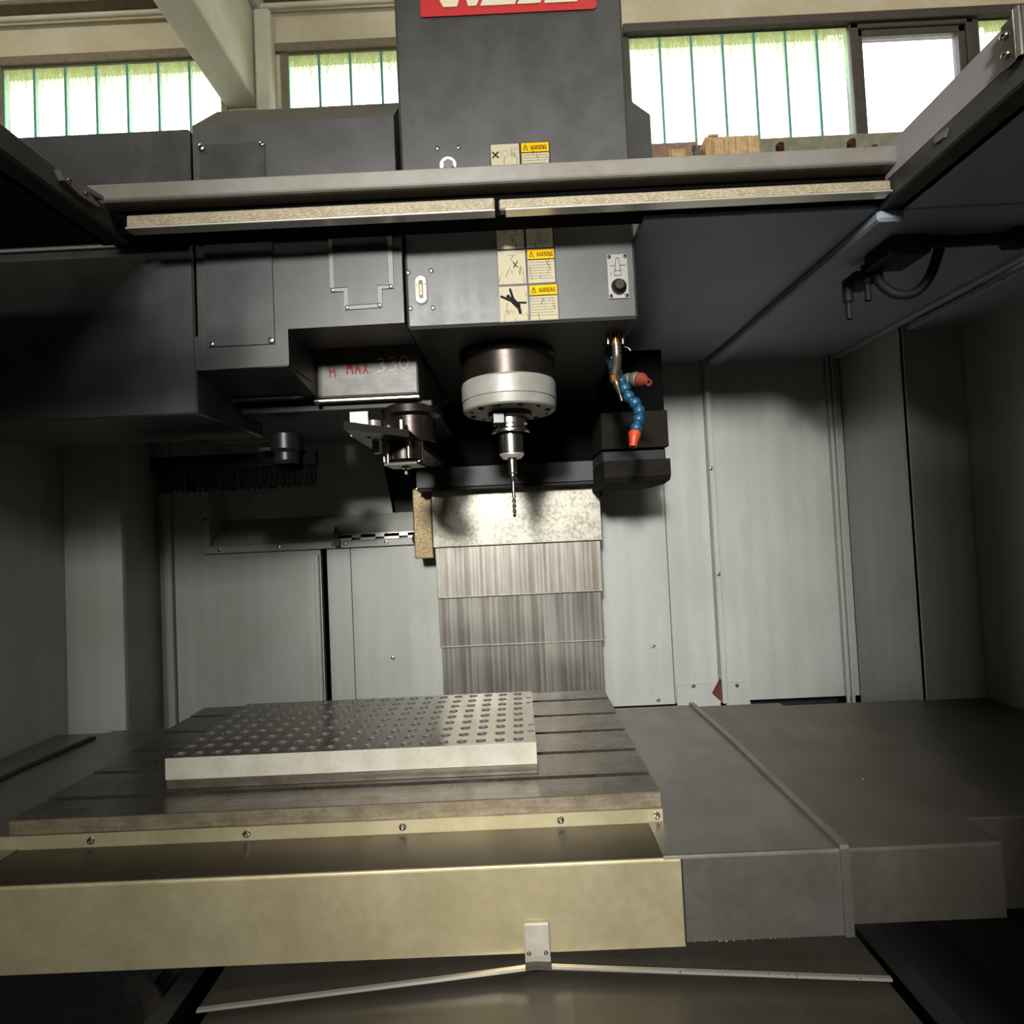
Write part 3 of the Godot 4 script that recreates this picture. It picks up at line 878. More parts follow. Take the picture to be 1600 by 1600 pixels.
	for p in ov: rim.append(P(-0.187, 2.145) + (p - P(-0.187, 2.145)) * P(1.16, 1.07))
	obj("rim", pr(rim, 2, zf - 0.002, zf + 0.002), M.screw_black, sg)
	obj("window_slot", pr(inn, 2, zf - 0.0052, zf), M.screw_black, sg)
	obj("oil", bx(-0.1905, -0.1835, 2.131, 2.156, zf - 0.006, zf, 0.001), M.amber, sg)
	for q in [[-0.1955, 2.156], [-0.178, 2.156], [-0.1955, 2.134], [-0.178, 2.134]]:
		screw(sg, V(q[0], q[1], zf - 0.004), Vector3(0, 0, 1), 0.0018)
	for q in [[-0.215, 2.186], [-0.163, 2.188], [-0.213, 2.104], [-0.162, 2.103]]:
		screw(h, V(q[0], q[1], zf), Vector3(0, 0, 1), 0.0052)
	# grease fitting high up on the left
	var gf := Shape.new()
	gf.lathe(V(-0.114, 2.427, zf), Vector3(0, 0, 1), [P(0.019, 0), P(0.019, 0.004), P(0.012, 0.006), P(0, 0.006)], 24)
	var gr := obj("grease_fitting", gf, M.white, h)
	var gn := Shape.new()
	gn.hex(V(-0.112, 2.418, zf - 0.006), Vector3(0, 0, 1), 0.012, 0.014)
	obj("nut", gn, M.steel, gr)
	screw(h, V(-0.137, 2.469, zf), Vector3(0, 0, 1), 0.005)
	screw(h, V(-0.089, 2.469, zf), Vector3(0, 0, 1), 0.005)
	# warning stickers, in pairs on dark backing
	var rows := [[2.395, 2.470, -0.016, 0.1155], [2.229, 2.303, -0.012, 0.1145], [2.148, 2.224, -0.0115, 0.1155], [2.064, 2.1425, -0.012, 0.1185]]
	for i in 4:
		var r: Array = rows[i]
		obj("sticker_backing", bx(r[2] - 0.002, r[3] + 0.003, r[0] - 0.002, r[1] + 0.002, zf - 0.0007, zf, 0.0), M.screw_black, h)
		var mid: float = r[2] + (r[3] - r[2]) * 0.5
		sticker(h, r[2], mid - 0.0015, r[0], r[1], zf, picture(i, 40 + i), "cream pictogram warning sticker")
		var tp := sticker(h, mid + 0.0035, r[3], r[0], r[1], zf, text_panel(60 + i, i == 1), "yellow headed warning sticker")
		var tm := MeshInstance3D.new()
		tm.name = "lettering"
		tm.mesh = letters("WARNING", 0.0076, 0.0006)
		tm.material_override = M.ink
		tp.add_child(tm)
		tm.position = V(mid + 0.0425, r[1] - 0.0115, zf - 0.0016) - origin_of(tp)
		tm.scale = Vector3(0.72, 1.35, 1)
	# maker's sign at the top
	var rr := []
	for k in 16:
		var a := TAU * k / 16
		rr.append(P(0.039 + 0.192 * signf(cos(a) + 1e-6) + 0.009 * cos(a), 2.848 + 0.066 * signf(sin(a) + 1e-6) + 0.009 * sin(a)))
	var sign := obj("sign_plate", pr(rr, 2, zf - 0.003, zf), M.red, h, "red name sign with cream letters")
	var polys := [
		[P(-0.109, 2.793), P(-0.078, 2.793), P(-0.070, 2.815), P(-0.058, 2.815), P(-0.0525, 2.793), P(-0.034, 2.793), P(0.012, 2.886), P(-0.010, 2.886), P(-0.036, 2.832), P(-0.048, 2.886), P(-0.070, 2.886), P(-0.088, 2.832), P(-0.094, 2.886), P(-0.152, 2.886)],
		[P(-0.025, 2.792), P(0.0545, 2.792), P(0.063, 2.812), P(0.020, 2.812), P(0.028, 2.830), P(0.068, 2.830), P(0.077, 2.848), P(0.036, 2.848), P(0.044, 2.866), P(0.086, 2.866), P(0.095, 2.886), P(0.018, 2.886)],
		[P(0.060, 2.792), P(0.112, 2.792), P(0.122, 2.814), P(0.094, 2.814), P(0.128, 2.886), P(0.104, 2.886)],
		[P(0.121, 2.791), P(0.196, 2.791), P(0.205, 2.812), P(0.165, 2.812), P(0.173, 2.830), P(0.208, 2.830), P(0.213, 2.848), P(0.181, 2.848), P(0.189, 2.866), P(0.218, 2.866), P(0.222, 2.886), P(0.150, 2.886)]]
	for p in polys: obj("letter", pr(p, 2, zf - 0.0045, zf - 0.002), M.cream, sign)
	# dirty cover block right of the slide
	var rb := thing("slide_cover", "dirty black stepped cover block right of the spindle", "cover", V(0.39, 1.72, 1.9))
	obj("upper_box", bx(0.314, 0.513, 1.952, 2.172, 1.80, 2.1, 0.003), M.bristle, rb)  # near-black colour stands for the shade on this box
	obj("front_box", bx(0.287, 0.499, 1.835, 1.952, 1.72, 2.1, 0.0025), M.dirty, rb)
	obj("ledge", bx(0.29, 0.494, 1.796, 1.835, 1.745, 2.1, 0.004), M.rubber, rb)
	obj("lower_box", pr([P(1.715, 1.797), P(1.715, 1.745), P(1.73, 1.73), P(1.80, 1.722), P(2.0, 1.722), P(2.0, 1.797)], 0, 0.289, 0.499), M.dirty, rb)
	obj("hinge_pin", bx(0.318, 0.33, 1.70, 1.735, 2.02, 2.04, 0.002), M.rust, rb)
	# tool in the spindle
	var t := thing("drill_holder", "steel tool holder with twist drill clamped in the spindle", "tool holder", V(0, 1.63, 1.43))
	var fl := Shape.new()
	fl.lathe(V(0, 0, 1.43), Vector3.UP, [P(0.0, 1.847), P(0.047, 1.847), P(0.050, 1.850), P(0.050, 1.856), P(0.041, 1.862), P(0.041, 1.868), P(0.046, 1.872), P(0.046, 1.886), P(0.0, 1.888)], 48)
	obj("flange", fl, M.steel, t)
	var bd := Shape.new()
	bd.lathe(V(0, 0, 1.43), Vector3.UP, [P(0.0, 1.790), P(0.026, 1.790), P(0.0315, 1.797), P(0.0325, 1.848)], 40)
	obj("body", bd, M.steel, t)
	var nt := Shape.new()
	nt.lathe(V(0, 0, 1.43), Vector3.UP, [P(0.012, 1.783), P(0.025, 1.783), P(0.0325, 1.792), P(0.0325, 1.795), P(0.026, 1.791)], 32)
	obj("clamp_nut", nt, M.lip, t)
	var cl := Shape.new()
	cl.lathe(V(0, 0, 1.43), Vector3.UP, [P(0.0, 1.724), P(0.0085, 1.724), P(0.0105, 1.732), P(0.0085, 1.736), P(0.0085, 1.742), P(0.0115, 1.745), P(0.0125, 1.77), P(0.0125, 1.79)], 28)
	obj("collet", cl, M.steel, t)
	var sh := Shape.new()
	sh.lathe(V(0, 0, 1.43), Vector3.UP, [P(0.0, 1.68), P(0.0046, 1.68), P(0.0046, 1.726)], 16)
	obj("shank", sh, M.steel, t)
	var dr := Shape.new()
	for side in 2:
		var path := []
		for i in 41:
			var a := PI * side + TAU * 1.9 * i / 40.0
			path.append(V(0.0034 * cos(a), 1.684 - 0.052 * i / 40.0, 1.43 + 0.0034 * sin(a)))
		dr.tube(path, 0.0027, 7)
	dr.lathe(V(0, 0, 1.43), Vector3.UP, [P(0.0, 1.627), P(0.0055, 1.633), P(0.003, 1.636), P(0.002, 1.684)], 10)
	obj("flutes", dr, M.steel_dark, t)

func magazine():
	var m := thing("tool_magazine", "large dark grey tool magazine housing left of the spindle head", "tool magazine", V(-0.7, 1.9, 1.3))
	obj("outer_box", bx(-1.33, -0.696, 1.886, 2.537, 1.20, 1.52, 0.004), M.black_gloss, m)
	var zf := 1.20
	obj("front_panel", pr([P(-0.688, 1.983), P(-0.487, 1.986), P(-0.487, 2.067), P(-0.226, 2.069), P(-0.226, 2.278), P(-0.688, 2.274)], 2, zf, zf + 0.14), M.panel, m)
	obj("upper_box", pr([P(zf, 2.28), P(zf, 2.541), P(zf + 0.11, 2.66), P(1.9, 2.66), P(1.9, 2.28)], 0, -0.688, -0.232), M.black, m)
	obj("edge_lip", bx(-0.688, -0.226, 2.274, 2.281, zf - 0.006, zf + 0.02, 0.0015), M.aluminium, m, "thin bright edge strip")
	obj("edge_lip", bx(-0.232, -0.226, 2.276, 2.292, zf - 0.006, zf + 0.01, 0.0015), M.aluminium, m)
	obj("edge_lip", bx(-1.2, -0.70, 2.268, 2.274, 1.193, 1.21, 0.0015), M.aluminium, m, "thin bright edge strip")
	# lower-left bulge, recess and the pocket box behind it
	obj("lower_box", pr([P(zf + 0.002, 2.06), P(zf + 0.002, 1.984), P(1.37, 1.957), P(1.6, 1.957), P(1.6, 2.06)], 0, -0.725, -0.49), M.black_gloss, m)
	obj("edge_lip", bx(-0.725, -0.52, 1.953, 1.958, 1.355, 1.37, 0.001), M.aluminium, m)
	screw(m, V(-0.70, 1.951, 1.36), Vector3(0, -0.7, 0.7), 0.006); screw(m, V(-0.545, 1.954, 1.36), Vector3(0, -0.7, 0.7), 0.006)
	var pk := obj("pocket_box", bx(-0.503, -0.231, 1.955, 2.30, 1.38, 1.90, 0.004), M.pocket, m, "pale box face with marker writing")
	obj("pocket_lip", bx(-0.497, -0.229, 1.943, 1.949, 1.374, 1.40, 0.001), M.lip, m)
	obj("underside", bx(-0.75, -0.20, 1.925, 1.943, 1.40, 1.90, 0.003), M.deep, m)
	screw(m, V(-0.49, 1.941, 1.375), Vector3(0, -0.5, 0.8), 0.006); screw(m, V(-0.242, 1.952, 1.375), Vector3(0, -0.5, 0.8), 0.004)
	# marker writing
	var strokes := {
		"H": [[[0, 1], [0.05, 0.45], [0.1, 0]], [[0.1, 0.42], [0.42, 0.5]], [[0.45, 0.95], [0.5, 0]]],
		"M": [[[0, 0], [0.08, 1], [0.26, 0.35], [0.4, 1], [0.5, 0]]],
		"A": [[[0, 0], [0.22, 1], [0.46, 0]], [[0.1, 0.38], [0.38, 0.42]]],
		"X": [[[0, 1], [0.45, 0]], [[0.45, 1], [0, 0]]],
		"3": [[[0.05, 0.95], [0.4, 1.0], [0.5, 0.75], [0.2, 0.55], [0.5, 0.4], [0.45, 0.05], [0.0, 0.0]]],
		"0": [[[0.32, 1], [0.06, 0.75], [0.0, 0.35], [0.25, 0], [0.55, 0.25], [0.6, 0.7], [0.32, 1]]]}
	for q in [["H", -0.458, 2.008, 0.030, 0], ["M", -0.412, 2.012, 0.028, 0], ["A", -0.391, 2.012, 0.028, 0], ["X", -0.371, 2.012, 0.028, 0], ["3", -0.333, 2.015, 0.034, 1], ["3", -0.303, 2.017, 0.034, 2], ["0", -0.276, 2.018, 0.036, 2]]:
		var s := Shape.new()
		for ln in strokes[q[0]]:
			var path := []
			for p in ln: path.append(V(q[1] + p[0] * q[3], q[2] + p[1] * q[3], 1.3795))
			s.tube(path, 0.0018 if q[4] != 2 else 0.0014, 6)
		obj("marker_letter", s, M.marker_red if q[4] == 0 else M.marker_pink, pk)
	# access plates
	var pa := obj("access_plate", bx(-0.668, -0.516, 2.034, 2.268, zf - 0.003, zf, 0.001), M.black_gloss, m)
	screw(pa, V(-0.656, 2.040, zf - 0.003), Vector3(0, 0, 1), 0.006); screw(pa, V(-0.5235, 2.042, zf - 0.003), Vector3(0, 0, 1), 0.0075)
	var pb := obj("access_plate", bx(-0.672, -0.525, 2.29, 2.495, zf - 0.003, zf, 0.001), M.black_gloss, m)
	screw(pb, V(-0.666, 2.487, zf - 0.003), Vector3(0, 0, 1), 0.0085); screw(pb, V(-0.53, 2.489, zf - 0.003), Vector3(0, 0, 1), 0.006)
	var cross := [P(-0.388, 2.274), P(-0.388, 2.145), P(-0.358, 2.145), P(-0.358, 2.103), P(-0.273, 2.105), P(-0.273, 2.146), P(-0.246, 2.147), P(-0.246, 2.277)]
	var cin := [P(-0.379, 2.274), P(-0.379, 2.153), P(-0.349, 2.153), P(-0.349, 2.112), P(-0.283, 2.113), P(-0.283, 2.154), P(-0.257, 2.154), P(-0.257, 2.277)]
	var ct := obj("stepped_cover", pr(cross, 2, zf - 0.003, zf), M.step_rim, m, "stepped cover with pale border")
	obj("inset", pr(cin, 2, zf - 0.005, zf - 0.002), M.panel, ct)
	for q in [[-0.383, 2.149], [-0.2525, 2.151], [-0.352, 2.108], [-0.279, 2.11]]:
		screw(ct, V(q[0], q[1], zf - 0.003), Vector3(0, 0, 1), 0.0048)
	# tool changing arm
	var a := thing("tool_change_arm", "dark steel tool changing arm with grippers beside the spindle", "tool arm", V(-0.3, 1.84, 1.55))
	var hb := Shape.new()
	hb.lathe(V(-0.265, 0, 1.46), Vector3.UP, [P(0.0, 1.838), P(0.060, 1.838), P(0.062, 1.842), P(0.062, 1.905), P(0.078, 1.912), P(0.08, 1.93), P(0.06, 1.94), P(0, 1.94)], 40)
	obj("hub", hb, M.bluish, a)
	obj("arm_plate", pr([P(-0.345, 1.118), P(-0.235, 1.246), P(-0.228, 1.862), P(-0.286, 1.83), P(-0.33, 1.60), P(-0.356, 1.474), P(-0.36, 1.30)], 1, 1.82, 1.837), M.steel_dark, a)
	var cy := Shape.new()
	cy.lathe(V(-0.262, 0, 1.335), Vector3.UP, [P(0.0, 1.768), P(0.034, 1.768), P(0.038, 1.774), P(0.044, 1.778), P(0.044, 1.821)], 32)
	obj("gripper_body", cy, M.bluish, a)
	var bb := Shape.new()
	bb.ball(V(-0.262, 1.747, 1.335), 0.0045, 12)
	bb.lathe(V(-0.262, 0, 1.335), Vector3.UP, [P(0.004, 1.748), P(0.004, 1.756), P(0.012, 1.758), P(0.012, 1.77)], 14)
	obj("plunger", bb, M.lip, a)
	for q in [[-0.297, 1.762, 1.30, 0.006], [-0.307, 1.772, 1.305, 0.006], [-0.228, 1.772, 1.33, 0.012], [-0.246, 1.778, 1.295, 0.007]]:
		var fg := Shape.new()
		fg.lathe(V(q[0], 0, q[2]), Vector3.UP, [P(0, q[1]), P(q[3], q[1]), P(q[3], 1.821)], 14)
		obj("finger_pin", fg, M.steel, a)
	obj("finger_plate", pr([P(-0.305, 1.29), P(-0.225, 1.28), P(-0.215, 1.36), P(-0.30, 1.37)], 1, 1.762, 1.768), M.steel_dark, a)
	obj("stop_block", bx(-0.335, -0.318, 1.795, 1.82, 1.30, 1.32, 0.002), M.steel, a)
	var kb := Shape.new()
	kb.ball(V(-0.302, 1.862, 1.35), 0.021, 18, Vector3.UP, 1.0, 1.2)
	obj("knob", kb, M.bluish, a)
	obj("bracket_block", pr([P(-0.325, 1.837), P(-0.30, 1.837), P(-0.305, 1.85), P(-0.313, 1.862), P(-0.325, 1.866)], 2, 1.33, 1.40), M.steel, a)
	obj("latch_post", bx(-0.278, -0.268, 1.835, 1.885, 1.35, 1.38, 0.002), M.steel_dark, a)
	var sp := Shape.new()
	sp.lathe(V(-0.335, 0, 1.33), Vector3.UP, [P(0.0, 1.836), P(0.018, 1.836), P(0.018, 1.846), P(0.015, 1.848), P(0.015, 1.856), P(0.018, 1.858), P(0.018, 1.878), P(0, 1.88)], 24)
	obj("spring_post", sp, M.aluminium, a)
	for q in [[-0.32, 1.22], [-0.30, 1.26], [-0.285, 1.23], [-0.25, 1.62], [-0.245, 1.74]]:
		screw(a, V(q[0], 1.82, q[1]), Vector3.DOWN, 0.005, M.screw_black)
	var lb := Image.create(96, 96, false, Image.FORMAT_RGB8)
	lb.fill(Color(0.92, 0.92, 0.90))
	var r := RandomNumberGenerator.new(); r.seed = 3
	for row in 5:
		var x := 12.0
		while x < 78:
			var w := r.randf_range(4, 14)
			line_on(lb, P(x, 22 + 13 * row), P(x + w, 22 + 13 * row), 2, Color(0.5, 0.5, 0.5)); x += w + 4
	var lp := obj("label_holder", bx(-0.387, -0.341, 1.837, 1.898, 1.301, 1.315, 0.001), M.steel_dark, a)
	sticker(lp, -0.385, -0.343, 1.857, 1.896, 1.301, lb, "white printed label")
	# brush and tool pot hanging under the magazine
	var b := thing("chip_brush", "black bristle brush hanging under the tool magazine", "brush", V(-0.76, 1.75, 1.5))
	obj("brush_back", bx(-1.0, -0.54, 1.80, 1.84, 1.49, 1.51, 0.002), M.bristle, b)
	var bs := Shape.new()
	for i in 260:
		var x := -0.985 + 0.44 * i / 259.0
		var l := 0.045 + rng.randf() * 0.02
		bs.box(x, x + 0.0016, 1.802 - l, 1.803, 1.492 + rng.randf() * 0.012, 1.498 + rng.randf() * 0.012, 0.0)
	obj("bristles", bs, M.bristle, b).set_meta("kind", "stuff")
	var tp := thing("tool_pot", "black tool pot under the magazine behind the brush", "tool pot", V(-0.61, 1.80, 1.47))
	var tps := Shape.new()
	tps.lathe(V(-0.61, 0, 1.47), Vector3.UP, [P(0, 1.80), P(0.03, 1.80), P(0.034, 1.81), P(0.034, 1.83), P(0.042, 1.84), P(0.042, 1.88)], 28)
	obj("pot", tps, M.screw_black, tp)
	obj("catch", bx(-0.68, -0.64, 1.835, 1.85, 1.45, 1.47, 0.004), M.bluish, tp)
	var dl := thing("dirty_block", "mottled brown way block left of the vertical slide covers", "block", V(-0.345, 1.55, 2.1))
	obj("block", bx(-0.383, -0.312, 1.50, 1.765, 2.05, 2.19, 0.004), M.mottled, dl)

func table():
	var t := thing("machine_table", "wide steel machine table with five slots and a pale front apron", "machine table", V(-0.4, 0.85, 1.45))
	var y := 1.05
	var prof := [P(1.123, 0.99), P(1.123, y - 0.003), P(1.126, y)]
	for z in [1.209, 1.338, 1.468, 1.598, 1.733]:
		prof.append_array([P(z - 0.008, y), P(z - 0.008, y - 0.025), P(z - 0.016, y - 0.025), P(z - 0.016, y - 0.04), P(z + 0.016, y - 0.04), P(z + 0.016, y - 0.025), P(z + 0.008, y - 0.025), P(z + 0.008, y)])
	prof.append_array([P(1.822, y), P(1.825, y - 0.003), P(1.825, 0.92), P(1.123, 0.92)])
	obj("slab", pr(prof, 0, -1.06, 0.269), M.table, t)
	obj("front_strip", bx(-1.06, 0.269, 1.021, 1.0495, 1.1215, 1.1235, 0.0), M.table_front, t)
	var ap := Shape.new()
	ap.prism([P(1.119, 1.019), P(1.122, 1.019), P(1.122, 0.985), P(1.003, 0.989), P(1.003, 0.836), P(1.0, 0.836), P(1.0, 0.9865), P(1.0006, 0.989), P(1.002, 0.9908), P(1.0045, 0.9915), P(1.119, 0.990)], 0, -1.08, 0.271)
	var apr := obj("apron", ap, M.apron, t, "pale stainless front apron")
	obj("apron_ledge", bx(-1.08, 0.27, 0.989, 0.9922, 1.0045, 1.1185, 0.0), M.ledge, t, "darker ledge on top of the apron")
	for x in [-0.89, -0.573, -0.256, 0.064, 0.258]:
		screw(apr, V(x, 1.006, 1.119), Vector3(0, 0, 1), 0.0075)
	obj("end_cap", bx(0.269, 0.2735, 0.84, 0.99, 1.0, 1.12, 0.001), M.steel_dark, t)
	var bk := obj("bracket", bx(-0.018, 0.0275, 0.833, 0.892, 0.992, 1.0, 0.002), M.bracket, t, "small bright bracket")
	obj("bent_foot", pr([P(0.992, 0.834), P(0.9985, 0.834), P(1.002, 0.812), P(0.9955, 0.812)], 0, -0.018, 0.0275), M.bracket, bk)
	for x in [-0.0105, 0.0195]: screw(bk, V(x, 0.842, 0.992), Vector3(0, 0, 1), 0.0042)
	obj("saddle", bx(-0.5, 0.5, 0.5, 0.92, 1.15, 1.8, 0.0), M.deep, t)
	# fixture plate, top drilled with nine rows of holes
	var f := thing("fixture_plate", "thick steel fixture plate drilled with rows of holes on the table", "fixture plate", V(-0.39, 1.05, 1.42))
	var px := 0.0429
	var pz := 0.04175
	var z0 := 1.2524
	var x0 := -0.015
	var yt := 1.12
	var top := Shape.new()
	var hole := Shape.new()
	var xr := x0 + px / 2
	var xl := x0 - 18.5 * px
	for i in 19:
		for k in 9:
			drilled(top, hole, x0 - px * (i + 0.5), x0 - px * (i - 0.5), z0 + pz * (k - 0.5), z0 + pz * (k + 0.5), x0 - px * i, z0 + pz * k, 0.0122, yt, 0.030)
	var xe := 0.0245
	for k in 9:
		if k in [1, 2, 6, 7]: drilled(top, hole, xr, xe, z0 + pz * (k - 0.5), z0 + pz * (k + 0.5), 0.0152, z0 + pz * k + 0.004, 0.0072, yt, 0.02)
		else: top.quad(V(xr, yt, z0 + pz * (k - 0.5)), V(xe, yt, z0 + pz * (k - 0.5)), V(xe, yt, z0 + pz * (k + 0.5)), V(xr, yt, z0 + pz * (k + 0.5)), Vector3.UP)
	var za := z0 - pz / 2 - 0.001
	var zb := z0 + pz * 8.5
	top.quad(V(xl, yt, za), V(xe, yt, za), V(xe, yt, za + 0.001), V(xl, yt, za + 0.001), Vector3.UP)
	var yb := 1.072
	var sd := Shape.new()
	sd.quad(V(xl, yb, za), V(xe, yb, za), V(xe, yt, za), V(xl, yt, za), Vector3(0, 0, 1))
	sd.quad(V(xl, yb, zb), V(xe, yb, zb), V(xe, yt, zb), V(xl, yt, zb), Vector3(0, 0, -1))
	sd.quad(V(xl, yb, za), V(xl, yb, zb), V(xl, yt, zb), V(xl, yt, za), Vector3.LEFT)
	sd.quad(V(xe, yb, za), V(xe, yb, zb), V(xe, yt, zb), V(xe, yt, za), Vector3.RIGHT)
	top.quad(V(xl, yb, za), V(xe, yb, za), V(xe, yb, zb), V(xl, yb, zb), Vector3.DOWN)
	var tp := obj("drilled_plate", top, M.plate, f)
	obj("plate_sides", sd, M.plate_side, tp)
	obj("hole_bores", hole, M.hole, tp)
	obj("base_plate", bx(xl + 0.001, xe + 0.001, y, 1.0715, za + 0.001, zb, 0.001), M.plate_dark, f)

func drilled(top: Shape, hole: Shape, xa: float, xb: float, za: float, zb: float, cx: float, cz: float, r: float, y: float, deep: float):
	# a rectangle of the plate's top with one countersunk hole in it
	var ang := []
	for k in 16: ang.append(wrapf(TAU * k / 16, 0, TAU))
	for q in [[xa, za], [xa, zb], [xb, za], [xb, zb]]: ang.append(wrapf(atan2(q[1] - cz, q[0] - cx), 0, TAU))
	ang.sort()
	for k in ang.size():
		var a: float = ang[k]
		var b: float = ang[(k + 1) % ang.size()]
		if abs(wrapf(b - a, -PI, PI)) < 1e-4: continue
		var o := []
		for w in [a, b]:
			var d := Vector2.from_angle(w)
			var tx: float = ((xb if d.x > 0 else xa) - cx) / d.x if abs(d.x) > 1e-6 else 1e9
			var tz: float = ((zb if d.y > 0 else za) - cz) / d.y if abs(d.y) > 1e-6 else 1e9
			var tt: float = min(tx, tz)
			o.append([V(cx + d.x * tt, y, cz + d.y * tt), V(cx + d.x * r, y, cz + d.y * r), V(cx + d.x * (r - 0.0018), y - 0.0018, cz + d.y * (r - 0.0018)), V(cx + d.x * (r - 0.0018), y - deep, cz + d.y * (r - 0.0018)), Vector3(-d.x, 0, d.y)])
		top.quad(o[0][0], o[1][0], o[1][1], o[0][1], Vector3.UP)
		hole.smooth_quad([o[0][1], o[1][1], o[1][2], o[0][2]], [(o[0][4] + Vector3.UP).normalized(), (o[1][4] + Vector3.UP).normalized(), (o[1][4] + Vector3.UP).normalized(), (o[0][4] + Vector3.UP).normalized()])
		hole.smooth_quad([o[0][2], o[1][2], o[1][3], o[0][3]], [o[0][4], o[1][4], o[1][4], o[0][4]])
		hole.tri(V(cx, y - deep, cz), o[0][3], o[1][3], Vector3.UP)

func covers():
	# vertical telescopic covers under the slide
	var c := thing("slide_covers", "four shiny overlapping steel plates covering the column ways", "telescopic cover", V(0, 0.95, 2.1))
	var i := 0
	for q in [[-0.306, 0.319, 1.543, 1.76, 2.02], [-0.302, 0.314, 1.353, 1.57, 2.032], [-0.300, 0.309, 1.168, 1.38, 2.044], [-0.297, 0.304, 0.90, 1.20, 2.056]]:
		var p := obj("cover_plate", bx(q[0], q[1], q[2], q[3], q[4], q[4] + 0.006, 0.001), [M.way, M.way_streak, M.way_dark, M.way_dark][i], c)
		if i < 3: obj("folded_lip", bx(q[0], q[1], q[2] - 0.002, q[2] + 0.002, q[4] - 0.004, q[4] + 0.01, 0.0008), M.way, p)
		i += 1
	obj("guide_block", bx(-0.28, 0.29, 0.8, 1.74, 2.07, 2.19, 0.0), M.deep, c)
	# table way covers, right
	var r := thing("table_cover", "grey telescopic sheet metal cover right of the table apron", "telescopic cover", V(0.42, 0.85, 1.4), "telescopic covers beside the table")
	obj("cover_sheet", pr([P(1.004, 0.843), P(1.001, 0.843), P(1.001, 0.9895), P(1.0018, 0.9925), P(1.0036, 0.9946), P(1.007, 0.9955), P(1.498, 0.992), P(1.85, 0.978), P(1.85, 0.972), P(1.498, 0.986), P(1.007, 0.989)], 0, 0.24, 0.563), M.cover, r)
	obj("wiper_lip", pr([P(1.0, 0.843), P(0.996, 0.843), P(0.996, 0.998), P(1.0, 1.003), P(1.49, 1.0), P(1.85, 0.987), P(1.85, 0.978), P(1.49, 0.991), P(1.001, 0.994)], 0, 0.556, 0.572), M.cover, r)
	var r2 := thing("table_cover", "second grey telescopic cover, farther right beyond the raised lip", "telescopic cover", V(0.7, 0.85, 1.4), "telescopic covers beside the table")
	obj("cover_sheet", pr([P(1.016, 0.853), P(1.013, 0.853), P(1.013, 0.982), P(1.0138, 0.985), P(1.0156, 0.9871), P(1.019, 0.988), P(1.498, 0.985), P(1.85, 0.972), P(1.85, 0.966), P(1.498, 0.979), P(1.019, 0.982)], 0, 0.5, 0.858), M.cover_worn, r2)
	var r3 := thing("table_cover", "rightmost dim telescopic cover sheet running to the side wall", "telescopic cover", V(1.15, 0.85, 1.4), "telescopic covers beside the table")
	obj("cover_sheet", pr([P(1.11, 0.80), P(1.108, 0.80), P(1.108, 0.976), P(1.111, 0.979), P(1.85, 0.962), P(1.85, 0.956), P(1.114, 0.973)], 0, 0.8, 1.54), M.cover_worn, r3)
	var l := thing("table_cover", "telescopic cover sheet left of the table slots", "telescopic cover", V(-1.2, 0.85, 1.4), "telescopic covers beside the table")
	obj("cover_sheet", pr([P(1.001, 0.843), P(1.001, 0.9895), P(1.0018, 0.9925), P(1.0036, 0.9946), P(1.007, 0.9955), P(1.498, 0.992), P(1.85, 0.978), P(1.85, 0.972), P(1.498, 0.986), P(1.007, 0.989), P(1.004, 0.843)], 0, -1.39, -1.04), M.cover, l)
	obj("wiper_lip", pr([P(1.001, 0.994), P(1.0, 1.003), P(1.49, 1.0), P(1.77, 0.99), P(1.77, 0.978), P(1.49, 0.991)], 0, -1.405, -1.385), M.deep, l)
	var l2 := thing("table_cover", "dark far left telescopic cover sheet by the left wall", "telescopic cover", V(-1.48, 0.85, 1.4), "telescopic covers beside the table")
	obj("cover_sheet", pr([P(1.016, 0.853), P(1.013, 0.853), P(1.013, 0.985), P(1.016, 0.988), P(1.85, 0.972), P(1.85, 0.966), P(1.019, 0.982)], 0, -1.58, -1.385), M.cover, l2)
	# gabled front cover under the apron
	var g := thing("front_cover", "dark gabled steel cover below the apron with a thin bright edge", "way cover", V(0, 0.8, 0.8))
	var c0 := 0.8265
	obj("rear_plate", pr([P(-0.60, 0.777), P(0.0, c0), P(0.622, 0.781), P(0.622, 0.772), P(0.0, c0 - 0.009), P(-0.60, 0.768)], 2, 0.985, 1.14), M.oily, g)
	for q in [[-0.60, 0.777, -0.018, c0], [0.0285, c0, 0.622, 0.781]]:
		obj("bright_edge", pr([P(q[0], q[1] + 0.0015), P(q[2], q[3] + 0.0015), P(q[2], q[3] - 0.004), P(q[0], q[1] - 0.003)], 2, 0.978, 0.985), M.lip, g, "thin bright wiper edge")
	obj("front_plate", pr([P(-0.59, 0.760), P(-0.06, 0.803), P(0.06, 0.803), P(0.63, 0.757), P(0.64, 0.5), P(-0.60, 0.5)], 2, 0.35, 1.0), M.oily, g)

